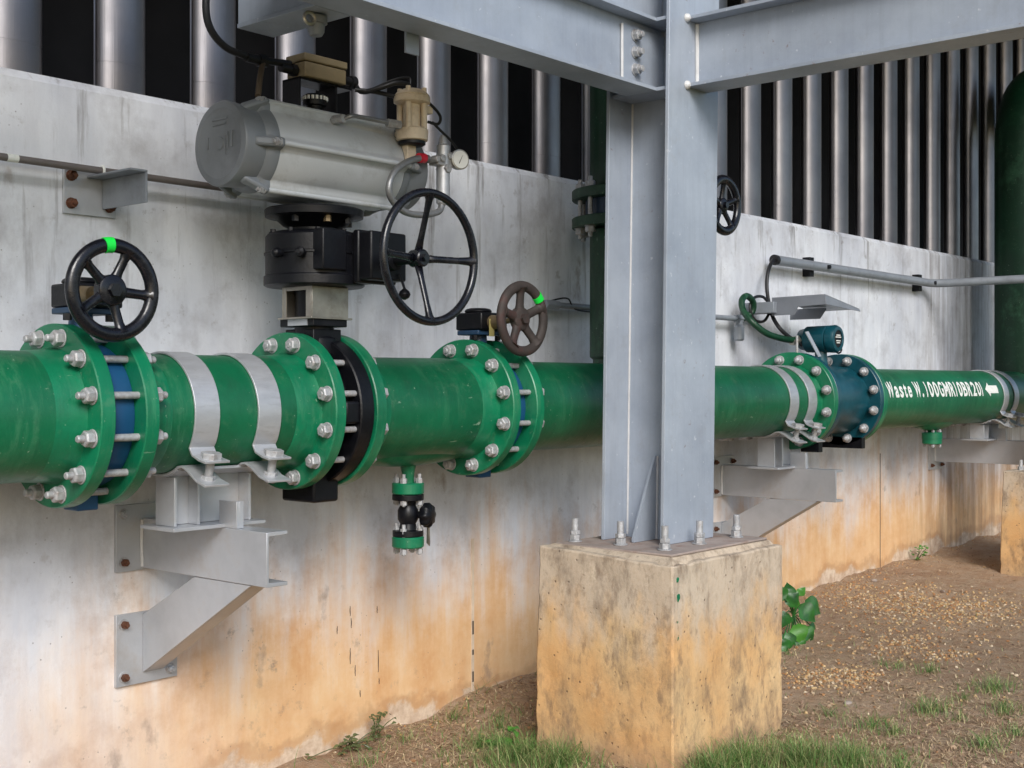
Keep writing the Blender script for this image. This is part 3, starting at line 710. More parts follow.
# gearbox
gy = PY-.02
b = new(); lathe(b, (XS, gy, .293), (0, 0, 1), [(0, .145), (.004, .152), (.03, .152), (.034, .147), (.15, .147), (.158, .14), (.165, .12)], 56)
gb = part(t, 'gearbox', b, 'black', .001)
b = new(); box(b, (XS+.02, 2.75, .308), (XS+.165, gy+.02, .452)); box(b, (XS+.015, 2.80, .30), (XS+.172, 2.825, .458)); part(gb, 'worm_housing', b, 'black', .006)
b = new(); box(b, (XS-.098, gy-.153, .335), (XS-.005, gy-.06, .455)); part(gb, 'cover_plate', b, 'black', .004)
for i in range(10):
    a = 6.2832*(i+.5)/10
    if abs(math.sin(a)+.0) < 2:
        c = Vector((XS+.132*math.cos(a), gy+.132*math.sin(a), .449)); b = new(); hexa(b, c, c+Vector((0, 0, .013)), .0085); part(gb, 'cover_bolt', b, 'black')
b = new(); lathe(b, (XS, gy, .386), (0, 0, 1), [(0, .147), (.002, .151), (.008, .151), (.010, .147)], 56); part(gb, 'joint_ring', b, 'black')
for px_, yy in ((-.155, gy-.02), (-.13, gy-.085)):
    b = new(); lathe(b, (XS+px_*.9, yy, .385), (px_, -.02 if px_ < -.14 else -.08, 0), [(0, .012), (.018, .012), (.022, .016), (.034, .014), (.04, .006)], 14); part(gb, 'adjusting_screw', b, 'black')
b = new(); tube(b, [(XS+.13, 2.745, .33), (XS+.135, 2.735, .30), (XS+.137, 2.73, .285)], .004, 8); lathe(b, (XS+.137, 2.73, .252), (0, 0, 1), [(0, .004), (.006, .014), (.016, .018), (.026, .014), (.034, .004)], 16); part(gb, 'clutch_lever', b, 'black')
wx = 2.64; wz = .368
b = new(); cyl(b, (wx, 2.755, wz), (wx, 2.65, wz), .017, 18); lathe(b, (wx, 2.755, wz), (0, -1, 0), [(0, .034), (.03, .03), (.034, .02)], 20); part(gb, 'drive_shaft', b, 'black')
handwheel(t, (wx+.008, 2.59, wz), .187, .0125, 4, 0, 'wheelblack', .0105, .026, .05, .05, 1)
# adaptor between gearbox and actuator
b = new(); lathe(b, (XS, gy, .458), (0, 0, 1), [(0, .075), (.012, .075), (.02, .095), (.042, .12), (.046, .148), (.066, .150), (.07, .146)], 48); part(t, 'adaptor_flange', b, 'black')
for a in (200, 250, 290, 340):
    c = Vector((XS+.11*math.cos(R(a)), gy+.11*math.sin(R(a)), .482)); b = new(); hexa(b, c, c+Vector((0, 0, .02)), .012); part(t, 'adaptor_bolt', b, 'brass' if a == 250 else 'black')
joint(t, pipe_axis(XS), F2[0], F2[3], tip=.008)

AZ = .686; AY = 3.0; XL = XS-.02
t = thing('pneumatic_actuator', 'grey hexagonal pneumatic actuator lying across the black valve', 'actuator', (XL, AY, .53))
def hexprof(n=120, r=.130, ridge=.017):
    out = []
    for i in range(n):
        a = 2*math.pi*i/n; k = (a % (math.pi/3)); k = min(k, math.pi/3-k)     # distance to nearest ridge (0..30 deg)
        flat = r*math.cos(math.pi/6)*1.06/math.cos(math.pi/6-k)
        rr = max(min(r, 9), flat)
        bump = ridge*max(0, 1-(k/.13)**2)**.5 if k < .13 else 0
        out.append((rr+bump*.9, a))
    return out
b = new(); prof = hexprof(); rings = []
for x in (2.325, 2.33, 2.815, 2.82):
    s = .985 if x in (2.325, 2.82) else 1
    rings.append([b.verts.new((x, AY-rr*s*math.cos(a), AZ+rr*s*math.sin(a))) for rr, a in prof])
skin(b, rings); body = part(t, 'cylinder_body', b, 'alum', ang=50)
b = new()
for i in range(6):
    a = math.pi/3*i
    b = new(); cyl(b, (2.308, AY-.146*math.cos(a), AZ+.146*math.sin(a)), (2.837, AY-.146*math.cos(a), AZ+.146*math.sin(a)), .0095, 14); part(body, 'tie_rod', b, 'alum')
for sgn, xe in ((-1, 2.325), (1, 2.82)):
    b = new(); rings = []
    for s, k in ((0, 1.0), (.012, 1.0), (.03, .965), (.04, .0)):
        rr_ = []
        for rr, a in prof:
            hx = max(rr, .137 if False else rr)
            r_ = hx*k if k > 0 else .118
            rr_.append(b.verts.new((xe+sgn*s, AY-r_*math.cos(a), AZ+r_*math.sin(a))))
        rings.append(rr_)
    for s, r_ in ((.108, .123), (.114, .119), (.116, .10), (.1145, .098), (.115, .02), (.1175, .018), (.1175, .008)):
        rings.append([b.verts.new((xe+sgn*s, AY-r_*math.cos(a), AZ+r_*math.sin(a))) for _, a in prof])
    skin(b, rings); c = part(t, 'end_cap', b, 'cap', ang=40)
    for i in range(6):          # ribs that run from the drum out to the tie rod lugs
        a = math.pi/3*i; o = Vector((0, -math.cos(a), math.sin(a))); s = Vector((0, math.sin(a), math.cos(a)))
        ctr = Vector((xe, AY, AZ)); pts = [ctr+o*.10+Vector((sgn*.01, 0, 0)), ctr+o*.158+Vector((sgn*.002, 0, 0)), ctr+o*.158+Vector((sgn*.018, 0, 0)), ctr+o*.124+Vector((sgn*.085, 0, 0)), ctr+o*.10+Vector((sgn*.085, 0, 0))]
        b = new(); prism(b, [p-s*.014 for p in pts], s*.028); part(c, 'lug_rib', b, 'cap', .008)
    for i in range(6):
        a = math.pi/3*i; p = Vector((xe+sgn*.016, AY-.146*math.cos(a), AZ+.146*math.sin(a))); b = new()
        cyl(b, p, p+Vector((sgn*.004, 0, 0)), .014, 16); hexa(b, p+Vector((sgn*.004, 0, 0)), p+Vector((sgn*.018, 0, 0)), .0125); cyl(b, p, p+Vector((sgn*.026, 0, 0)), .007, 10); part(c, 'tie_rod_nut', b, 'galv')
    if sgn < 0:
        b = new()                # raised arrow-like casting marks on the drum face
        for (y0, y1, z0, z1) in ((-.06, -.052, -.015, .03), (.052, .06, -.012, .022), (-.03, -.026, -.035, .02), (-.04, -.036, -.02, .03), (-.03, .03, .052, .058), (-.035, .035, .066, .070)):
            b = new(); box(b, (xe-.1175, AY+y0, AZ+z0), (xe-.1135, AY+y1, AZ+z1)); part(c, 'casting_mark', b, 'cap')
# limit switch box on its bracket
zt = AZ+.115
b = new()
box(b, (XS-.075, AY-.04, zt), (XS-.069, AY+.04, .918)); box(b, (XS+.069, AY-.04, zt), (XS+.075, AY+.04, .918)); box(b, (XS-.075, AY-.04, .912), (XS+.135, AY+.04, .919)); part(t, 'switch_bracket', b, 'black', .001)
b = new(); lathe(b, (XS+.01, AY-.01, zt), (0, 0, 1), [(0, .028), (.02, .028), (.03, .024), (.045, .024), (.047, .036), (.075, .036), (.08, .03)], 28); ind = part(t, 'position_indicator', b, 'black')
b = new()
for i in range(18):
    a = 6.2832*i/18; box(b, (XS+.01+.0362*math.cos(a)-.003, AY-.01+.0362*math.sin(a)-.003, zt+.062), (XS+.01+.0362*math.cos(a)+.003, AY-.01+.0362*math.sin(a)+.003, zt+.073))
part(ind, 'dial_teeth', b, 'dial')
x0, x1, y0, y1 = 2.478, 2.642, 2.945, 3.03
b = new(); box(b, (x0, y0, .920), (x1, y1, .965)); sb = part(t, 'limit_switch_box', b, 'beige', .004)
b = new(); box(b, (x0-.003, y0-.003, .967), (x1+.003, y1+.003, .990)); part(sb, 'lid', b, 'beige', .004)
b = new(); cyl(b, (x0-.002, 2.985, .94), (x0-.06, 2.985, .94), .014, 14); hexa(b, (x0-.004, 2.985, .94), (x0-.022, 2.985, .94), .019); part(sb, 'cable_gland', b, 'rubber')
b = new(); cyl(b, (x1+.002, 2.985, .948), (x1+.05, 2.985, .945), .013, 14); lathe(b, (x1+.05, 2.985, .945), (1, 0, 0), [(0, .02), (.018, .021), (.024, .014)], 18); part(sb, 'solenoid_plug', b, 'rubber')
# cream pilot valve, tubing, filter regulator
c = at(412, 119, 2.86)
def zl(c, prof, n=28): return lathe(new(), (c.x, c.y, 0), (0, 0, 1), prof, n)
pv = part(t, 'pilot_valve', zl(c, [(.765, .045), (.768, .05), (.80, .052), (.806, .046), (.808, .028), (.88, .028), (.882, .05), (.886, .058), (.902, .058), (.905, .054), (.908, .056), (.916, .05), (.928, .03), (.932, .014)]), 'cream')
for i in range(4):
    a = 6.2832*i/4+.5; b = new(); p = Vector((c.x+.040*math.cos(a), c.y+.040*math.sin(a), 0)); cyl(b, p+Vector((0, 0, .80)), p+Vector((0, 0, .885)), .010, 12); hexa(b, p+Vector((0, 0, .91)), p+Vector((0, 0, .932)), .008); part(pv, 'pillar', b, 'cream')
b = new(); lathe(b, (c.x, c.y, .752), (0, 0, 1), [(0, .038), (.003, .043), (.012, .043)], 24); part(pv, 'bottom_ring', b, 'black')
b = new(); box(b, (c.x+.03, c.y-.02, .86), (c.x+.075, c.y+.03, .885)); part(t, 'side_port', b, 'cream', .003); b = new(); box(b, (c.x-.02, c.y+.0, .70), (c.x+.02, c.y+.06, .80)); part(t, 'valve_bracket', b, 'cream', .003)
f0 = at(341, 119, 2.885); f1 = at(360, 117, 2.87); f2 = at(396, 124, 2.85)
b = new(); tube(b, [f0+Vector((0, .02, 0)), f0+Vector((.01, -.012, .004)), at(352, 116, 2.862), f1, at(380, 121, 2.86), f2], .007, 10); part(t, 'air_pipe', b, 'hose')
b = new(); hexa(b, f0+Vector((-.004, .03, 0)), f0+Vector((.0, -.012, 0)), .014); part(t, 'pipe_fitting', b, 'galv'); b = new(); hexa(b, at(387, 123, 2.86), at(400, 125, 2.85), .014); part(t, 'pipe_fitting', b, 'galv')
b = new(); tube(b, [(x1+.07, 2.985, .944), at(362, 92, 2.95), at(380, 88, 2.9), at(396, 83, 2.87), at(408, 85, 2.86), at(412, 92, 2.86)], .008, 10); part(t, 'signal_cable', b, 'rubber')
b = new(); tube(b, [at(355, 90, 2.96), at(375, 92, 2.92), at(396, 97, 2.89)], .007, 10); part(t, 'signal_cable', b, 'rubber')
b = new(); tube(b, [at(375, 88, 2.92), at(394, 80, 2.88), at(409, 78, 2.865), at(410, 88, 2.86)], .0045, 8); part(t, 'signal_cable', b, 'rubber')
b = new(); tube(b, [at(412, 90, 2.86), at(430, 104, 2.84), at(440, 116, 2.84), at(438, 124, 2.85), at(428, 122, 2.86)], .005, 8); part(t, 'signal_cable', b, 'rubber')
b = new(); tube(b, [at(432, 122, 2.86), at(440, 130, 2.85), at(452, 142, 2.84), at(459, 152, 2.84)], .0045, 8); part(t, 'signal_cable', b, 'rubber')
fc = at(443, 165, 2.855)
b = new(); lathe(b, (fc.x, fc.y, at(443, 205, 2.855).z), (0, 0, 1), [(0, .016), (.006, .022), (.19, .022), (.196, .016), (.214, .013), (.226, .008)], 24); fr = part(t, 'filter_regulator', b, 'strap')
b = new(); z = at(443, 163, 2.855).z
for dx, dz, r_ in ((-.025, .01, .013), (-.05, .004, .011), (.01, .022, .012), (.0, -.02, .015)):
    hexa(b, (fc.x+dx, fc.y-.028, z+dz), (fc.x+dx, fc.y+.02, z+dz), r_)
box(b, (fc.x-.045, fc.y-.02, z-.012), (fc.x+.03, fc.y+.02, z+.014)); part(fr, 'valve_block', b, 'galv', .002)
g = at(458.5, 160, 2.83)
b = new(); lathe(b, g, (-.25, -1, 0), [(-.03, .012), (-.012, .014), (-.011, .031), (.006, .033), (.012, .033), (.013, .029)], 32); ga = part(fr, 'gauge_case', b, 'stainless')
b = new(); d = Vector((-.25, -1, 0)).normalized(); cyl(b, g+d*.006, g+d*.0137, .0285, 32); part(fr, 'gauge_dial', b, 'dial')
b = new(); s = Vector((1, -.25, 0)).normalized(); q = g+d*.0145; prism(b, [q-s*.008+Vector((0, 0, -.013)), q-s*.006+Vector((0, 0, -.014)), q+s*.007+Vector((0, 0, .014))], d*.001); part(fr, 'gauge_needle', b, 'black')
b = new(); tube(b, [at(428, 158, 2.85), at(412, 160, 2.835), at(396, 170, 2.82), at(389, 186, 2.815), at(392, 200, 2.82), at(405, 212, 2.83), at(422, 215, 2.84), at(438, 212, 2.85), at(442, 205, 2.855)], .0105, 12); part(fr, 'steel_hose', b, 'hose')
b = new(); cyl(b, at(419, 158, 2.843), at(424, 158.3, 2.847), .016, 16); part(fr, 'red_collar', b, 'red')
# cable coming down to the switch box
b = new(); tube(b, [at(216, -60, 2.93), at(208, -20, 2.93), at(206, 10, 2.935), at(211, 30, 2.94), at(224, 46, 2.95), at(240, 54, 2.965), at(262, 60, 2.98), at(290, 64, 2.985)], .0105, 12)
cb = single('power_cable', b, 'rubber', 'black cable curving down from above to the beige switch box', 'cable', at(230, 50, 2.95))
b = new(); cyl(b, at(246, 57, 2.97), at(262, 61, 2.98), .014, 14); hexa(b, at(258, 60, 2.978), at(266, 62, 2.98), .019); part(cb, 'cable_connector', b, 'rubber')
b = new(); tube(b, [at(263, 62, 2.975), at(260, 78, 2.955), at(258, 96, 2.93)], .009, 8); part(cb, 'hanging_tag', b, 'wood')

# ================================================================== DRAIN VALVE
def drain(X):
    t = thing('drain_valve', 'small black drain valve hanging under the green pipe', 'valve', (X, PY, -.54))
    def zp(name, prof, m, bev=0, n=32, o=None): return part(o or t, name, lathe(new(), (X, PY, 0), (0, 0, 1), prof, n), m, bev)
    zp('upper_flange', [(-.362, .05), (-.359, .053), (-.328, .053), (-.325, .05)], 'flange')
    zp('valve_body', [(-.50, .051), (-.482, .051), (-.48, .03), (-.46, .026), (-.445, .034), (-.415, .034), (-.40, .026), (-.385, .03), (-.382, .052), (-.364, .052)], 'black', .001)
    zp('lower_flange', [(-.538, .05), (-.534, .053), (-.506, .053), (-.502, .05)], 'flange')
    for i in range(4):
        a = R(25+90*i); c = Vector((X+.04*math.cos(a), PY+.04*math.sin(a), 0))
        for z0, z1 in ((-.405, -.295), (-.565, -.46)):
            b = new(); cyl(b, c+Vector((0, 0, z0+.004)), c+Vector((0, 0, z1)), .0062, 10); hexa(b, c+Vector((0, 0, z0+.008)), c+Vector((0, 0, z0+.024)), .0115); hexa(b, c+Vector((0, 0, z1-.03)), c+Vector((0, 0, z1-.014)), .0115); part(t, 'bolt', b, 'galv')
    d = Vector((.35, -1, 0)).normalized(); o = Vector((X+.024, PY-.015, -.432))
    b = new(); cyl(b, o, o+d*.03, .012, 14); part(t, 'stem', b, 'black')
    b = new(); c = o+d*.022; _, a, bb = frame(d); rings = []
    for s, r in ((0, .028), (.007, .037), (.026, .038), (.034, .032), (.038, .012)):
        rings.append([b.verts.new(c+d*s+(a*math.cos(6.2832*j/40)+bb*math.sin(6.2832*j/40))*r*(1+.09*math.cos(8*6.2832*j/40))) for j in range(40)])
    skin(b, rings); part(t, 'knob', b, 'black', ang=60)
    b = new(); prism(b, [(X+.044, PY-.048, -.455), (X+.058, PY-.042, -.455), (X+.058, PY-.046, -.525), (X+.050, PY-.052, -.535), (X+.04, PY-.05, -.525)], (.002, .006, 0)); part(t, 'lever', b, 'stainless')
drain(XD)

# ================================================================== PIPE SUPPORTS
TH = .0065
def strap(label, X):
    t = thing('pipe_clamp', label, 'clamp', (X, PY, PZ-PR), 'silver clamps round the green pipe')
    w = .0395; r = PR+.0015
    def band(a0, a1, n, ears):
        P = []
        for i in range(n+1):
            a = R(a0+(a1-a0)*i/n); P.append(Vector((0, PY-r*math.cos(a), PZ+r*math.sin(a))))
        return ears[0]+P+ears[1]
    def sweep(P, th):
        b = new(); rings = []; n = len(P)
        for i, p in enumerate(P):
            d = (P[min(i+1, n-1)]-P[max(i-1, 0)]).normalized(); nn = Vector((0, -d.z, d.y))
            if nn.dot(p-Vector((0, PY, PZ))) < 0 and False: nn = -nn
            rings.append([b.verts.new((X+sx*w, p.y+nn.y*k, p.z+nn.z*k)) for sx, k in ((-1, 0), (1, 0), (1, th), (-1, th))])
        skin(b, rings); return b
    a = -33
    f = Vector((0, PY-r*math.cos(R(a)), PZ+r*math.sin(R(a)))); g = Vector((0, PY+r*math.cos(R(a)), f.z))
    e0 = [f+Vector((0, -.075, -.040)), f+Vector((0, -.045, -.034)), f+Vector((0, -.014, -.022))]; e1 = [g+Vector((0, .014, -.022)), g+Vector((0, .045, -.034)), g+Vector((0, .075, -.040))]
    up = band(a, 180-a, 40, (e0, e1)); o = part(t, 'upper_strap', sweep(up, TH), 'strap', .001)
    a2 = -58
    f2 = Vector((0, PY-r*math.cos(R(a2)), PZ+r*math.sin(R(a2)))); g2 = Vector((0, PY+r*math.cos(R(a2)), f2.z))
    ez = f.z-.075
    e0 = [f2+Vector((0, -.125, -.046)), f2+Vector((0, -.085, -.034)), f2+Vector((0, -.045, -.008)), f2+Vector((0, -.02, .002))]; e1 = [g2+Vector((0, .02, .002)), g2+Vector((0, .045, -.008)), g2+Vector((0, .085, -.034)), g2+Vector((0, .125, -.046))]
    lo = band(a2, -180-a2, 20, (e0, e1)); part(t, 'lower_strap', sweep(lo, -TH), 'strap', .001)
    for s, q in ((-1, f), (1, g)):
        c = Vector((X, q.y+s*.045, q.z)); ax = Vector((0, s*.15, -1)).normalized()
        b = new(); hexa(b, c+Vector((0, s*.003, -.012)), c+Vector((0, 0, -.031)), .029, .4); cyl(b, c+Vector((0, 0, -.03)), c+Vector((0, -s*.016, -.100)), .0115, 14); hexa(b, c+Vector((0, -s*.0145, -.094)), c+Vector((0, -s*.010, -.074)), .020)
        part(t, 'clamp_bolt', b, 'galv', .001)
SX0 = 2.171
def support(label, dx, brace=True, ye_=2.739, dz=0):
    base = (2.2, D, -.55)
    t = thing('pipe_support', label, 'bracket', (2.2+dx, D, -.55), 'silver brackets carrying the green pipe')
    def P(name, bm, m, bev=0):
        sh = -.03 if name.startswith('saddle') or name == 'stiffener' else 0
        bmesh.ops.translate(bm, verts=bm.verts, vec=(dx+sh, 0, 0)); return part(t, name, bm, m, bev)
    X = SX0; ye = ye_; zt, zb = -.401, -.55; th = .008; fw = .072; zt += dz; zb += dz
    pts = [(X, ye, zt), (X+fw, ye, zt), (X+fw, ye, zt-.010), (X+th, ye, zt-.012), (X+th, ye, zb+.012), (X+fw, ye, zb+.010), (X+fw, ye, zb), (X, ye, zb)]
    P('arm', prism(new(), pts, (0, D-.013-ye, 0)), 'silver', .0015)
    b = new(); box(b, (2.083, D-.012, -.556), (2.296, D+.003, -.358)); up = P('wall_plate', b, 'silver', .001)
    spots = [(2.108, -.385), (2.108, -.528), (2.268, -.385), (2.268, -.528)]
    if brace:
        b = new()
        q = [(2.811, zb-.002), (3.069, zb-.002), (D-.013, -.690), (D-.013, -.864)]
        prism(b, [(X+.001, y, z) for y, z in q], (.008, 0, 0)); 
        n = Vector((D-.013-2.811, -.864-(zb-.002))).normalized(); nn = Vector((n.y*-1, n.x))*.009
        prism(b, [(X+.010, 2.811, zb-.002), (X+.010, D-.013, -.864), (X+.010, D-.013, -.864+.011), (X+.010, 2.811+.018, zb-.002)], (.06, 0, 0))
        prism(b, [(X+.010, 3.069, zb-.002), (X+.010, D-.013, -.690), (X+.010, D-.013, -.701), (X+.010, 3.051, zb-.002)], (.06, 0, 0))
        P('brace', b, 'silver', .001)
        b = new(); box(b, (2.083, D-.012, -.895), (2.294, D+.003, -.682)); P('wall_plate', b, 'silver', .001)
        spots += [(2.108, -.712), (2.108, -.868), (2.268, -.868), (2.268, -.712)]
    for x, z in spots:
        b = new(); hexa(b, (x, D-.027, z), (x, D-.0145, z), .0118, random.random()); cyl(b, (x, D-.036, z), (x, D-.02, z), .006, 10); ab = P('anchor_bolt', b, 'rust' if random.random() < .75 else 'silver')
        b = new(); cyl(b, (x+dx, D-.0142, z), (x+dx, D-.011, z), .0165, 18); part(ab, 'washer', b, 'galv')
    for zz in (zt-.02, ):
        b = new(); tube(b, [(X-.003, D-.016, zt-.005), (X-.004, D-.015, zt-.07), (X-.003, D-.016, zb+.005)], .005, 8); P('weld_bead', b, 'weld')
    # saddle post: base plate, two flanges, web, stop lug
    b = new(); box(b, (2.035, 2.925, zt+.001), (2.345, 3.085, zt+.011)); P('saddle_plate', b, 'silver', .001)
    b = new(); zs = zt+.012; zu = PZ-PR-.012
    for x, ya, yb in ((2.062, 2.955, 3.045), (2.312, 2.955, 3.045)): box(b, (x-.004, ya, zs), (x+.004, yb, zu))
    box(b, (2.066, 3.003, zs), (2.308, 3.011, zu)); P('saddle_post', b, 'silver', .001)
    b = new(); box(b, (2.135, 2.957, zs), (2.143, 3.0025, zu)); P('stiffener', b, 'silver', .001)
    b = new(); rings = []
    for i in range(15):
        a = R(-62-56*i/14); 
        rings.append([b.verts.new((x_, PY-rr*math.cos(a), PZ+rr*math.sin(a))) for x_, rr in ((2.04, PR+.0035), (2.335, PR+.0035), (2.335, PR+.0115), (2.04, PR+.0115))])
    skin(b, rings); P('saddle', b, 'silver')
    b = new(); box(b, (X, 2.87, zt+.001), (X+.008, 2.95, zt+.076)); box(b, (X+.008, 2.87, zt+.001), (X+.024, 2.878, zt+.076)); P('stop_lug', b, 'silver', .001)
    return t
support('nearest braced silver bracket on the wall at the left', 0)
support('braced silver bracket on the wall behind the grey column', 3.29, True, 2.715)
support('farthest straight silver bracket without a brace at right', 5.93, False, 2.30, .045)
for lab, X in (('left clamp of the pair on the nearest bracket', 2.047), ('right clamp of the pair on the nearest bracket', 2.256),
               ('left clamp of the pair right of the column', 5.285), ('clamp beside the flange of the teal flow meter', 5.462),
               ('clamp nearest the white arrow on the far pipe', 8.007), ('farthest clamp beside the right hand riser', 8.187)):
    strap('silver '+lab, X)

# ================================================================== FLOW METER
t = thing('flow_meter', 'dark teal flow meter bolted into the green pipe', 'flow meter', (5.83, PY, PZ-.25))
b = new(); lathe(b, pipe_axis(FM[3]-.001), AX, [(0, .172), (.428, .172)], 64); part(t, 'body', b, 'teal')
for i in (2, 4):
    x0, x1 = FM[i], FM[i+1]; b = new(); lathe(b, pipe_axis(x0), AX, [(0, FR-.004), (.003, FR-.001), (x1-x0-.003, FR-.001), (x1-x0, FR-.004)], 64); part(t, 'flange', b, 'teal')
    b = new(); box(b, (x0, PY-.13, PZ-.247), (x1, PY+.13, PZ-.19)); part(t, 'foot', b, 'black')
b = new(); 
joint(t, pipe_axis(FM[1]), FM[0], FM[3], 12, .203, 'X', True); joint(t, pipe_axis(FM[5]), FM[4], FM[7], 12, .203, 'X', True)
hx = 5.87; hz = .225
b = new(); lathe(b, (hx, PY, .09), (0, 0, 1), [(0, .035), (.06, .03), (.11, .03)], 20); part(t, 'neck', b, 'teal')
b = new(); lathe(b, (hx, 3.12, hz), (0, -1, 0), [(0, .03), (.01, .05), (.04, .058), (.05, .066), (.16, .068), (.165, .060), (.17, .068), (.20, .070), (.215, .062), (.217, .045), (.212, .043)], 40); tr = part(t, 'transmitter', b, 'teal')
b = new(); cyl(b, (hx, 2.912, hz), (hx, 2.9065, hz), .043, 32); part(tr, 'display_glass', b, 'black')
b = new()
for z, w in ((.016, .02), (.006, .028), (-.012, .022), (-.022, .016)): box(b, (hx-w, 2.904, hz+z), (hx+w, 2.9064, hz+z+.005))
part(tr, 'display_marks', b, 'dial')
b = new(); tube(b, [(hx-.05, 3.10, hz-.005), (hx-.09, 3.10, hz-.01), (hx-.12, 3.10, hz-.012)], .018, 12, False); hexa(b, (hx-.06, 3.10, hz-.006), (hx-.085, 3.10, hz-.009), .026); part(tr, 'cable_gland', b, 'stainless')
b = new(); p, q = at(807, 332, 2.93), at(820, 357, 2.90); prism(b, [p+Vector((-.016, 0, 0)), p+Vector((.016, 0, .004)), q+Vector((.016, 0, .004)), q+Vector((-.016, 0, 0))], (0, .004, 0)); part(t, 'earth_strap', b, 'strap')
b = new(); p = at(838.5, 349.5, 2.96); torus(b, p, (.5, 1, 0), .018, .005, 28, 8); part(t, 'lifting_eye', b, 'black')
b = new(); p = at(797, 350, 2.98); cyl(b, (p.x, p.y, .14), (p.x, p.y, .235), .006, 10); part(t, 'earth_pin', b, 'galv')

# ================================================================== SUNSHADE, CONDUITS
def sheet(bm, pts, th):
    n = (Vector(pts[1])-Vector(pts[0])).cross(Vector(pts[2])-Vector(pts[0])).normalized(); prism(bm, pts, n*th)
A = at(772, 297, 3.22); zt_ = A.z
t = thing('sunshade', 'folded grey sheet metal hood on the wall above the flow meter', 'sunshade', (A.x+.3, D, zt_))
# hood: flat roof sheet with a deep skirt at the near left side and a shallow sloped lip to the right
xl, xr = at(772, 300, 3.0).x, at(824, 300, 3.0).x
y0, y1 = 2.80, 3.2
b = new()
P1, P2 = at(772, 297, 3.18), at(825, 296, 2.86); zt_ = (P1.z+P2.z)/2
x = P1.x
roof = [(P1.x, 3.18, zt_), (P2.x, 2.86, zt_), (P2.x+.52, 2.93, zt_-.045), (P1.x+.52, 3.22, zt_-.045)]
sheet(b, roof, .003); part(t, 'roof_sheet', b, 'shade')
b = new(); q1, q2 = at(772, 316.5, 3.18), at(799, 317, 3.02)
sk = [(P1.x-.002, 3.18, zt_-.001), (P2.x-.002, 2.86, zt_-.001), (P2.x-.002, 2.855, zt_-.045), (P1.x+(P2.x-P1.x)*.5, 3.02, zt_-.05), (P1.x+(P2.x-P1.x)*.44, 3.04, zt_-.088), (P1.x-.002, 3.18, zt_-.088)]
sheet(b, sk, .003); part(t, 'side_skirt', b, 'shade')
XK = P1.x+.36
def yk(px): u = (px-512)/1274; return XK*(SI-CO*u)/(CO+SI*u)
b = new(); sheet(b, [(XK, yk(790), zt_-.036), (XK, yk(826), zt_-.036), (XK, yk(826), zt_-.046), (XK, yk(820), zt_-.092), (XK, yk(790), zt_-.092)], .003); part(t, 'far_skirt', b, 'shade')
b = new(); sheet(b, [(P2.x, 2.857, zt_-.002), (P2.x+.52, 2.927, zt_-.047), (P2.x+.52, 2.924, zt_-.056), (P2.x, 2.853, zt_-.045)], .003); part(t, 'front_lip', b, 'shade')
b = new(); box(b, (P1.x-.04, 3.15, zt_-.075), (P1.x+.06, D+.002, zt_-.02)); part(t, 'wall_arm', b, 'grey', .002)

def conduit(name, label, pts, r, m, base, sm=False): 
    b = new(); tube(b, pts, r, 16, sm); return single(name, b, m, label, 'conduit', base)
p0, p1 = at(-30, 151, D-.05), at(215, 188, D-.05)
zc = (p0.z+p1.z)/2
cd = conduit('thin_conduit', 'thin brown conduit on the wall at the left passing behind the actuator', [(p0.x-2, D-.05, zc), (at(560, 180, D-.05).x-1.1, D-.05, zc)], .0105, 'browngrey', (2, D-.05, zc))
b = new(); pt = at(102, 172, D-.05); torus(b, (pt.x, D-.05, zc), (1, 0, 0), .013, .004, 20, 8); part(cd, 'clip', b, 'white'); b = new(); pt = at(12, 156, D-.05); cyl(b, (pt.x-.016, D-.05, zc), (pt.x+.016, D-.05, zc), .0112, 14); part(cd, 'white_band', b, 'white')
t = thing('wall_bracket', 'small grey angle bracket on the wall above the leftmost handwheel', 'bracket', (1.98, D, .6))
a_, c_ = at(62, 168, D), at(114, 218, D)
zlo = (at(62, 214, D).z+at(114, 218, D).z)/2
b = new(); box(b, (a_.x, D-.010, zlo), (c_.x, D+.003, zc+.012)); part(t, 'wall_plate', b, 'silver', .001)
bx = at(100, 190, D).x
b = new(); box(b, (bx, D-.235, zc-.105), (bx+.006, D-.012, zc-.020)); box(b, (bx-.05, D-.235, zc-.0195), (bx+.006, D-.012, zc-.0135)); part(t, 'angle_arm', b, 'grey', .001)
for x, z in ((a_.x+.022, zlo+.03), (c_.x-.022, zlo+.03), (a_.x+.022, zc-.018)):
    b = new(); cyl(b, (x, D-.014, z), (x, D-.009, z), .016, 14); hexa(b, (x, D-.028, z), (x, D-.013, z), .0135); cyl(b, (x, D-.036, z), (x, D-.02, z), .007, 10); part(t, 'anchor_bolt', b, 'rust')

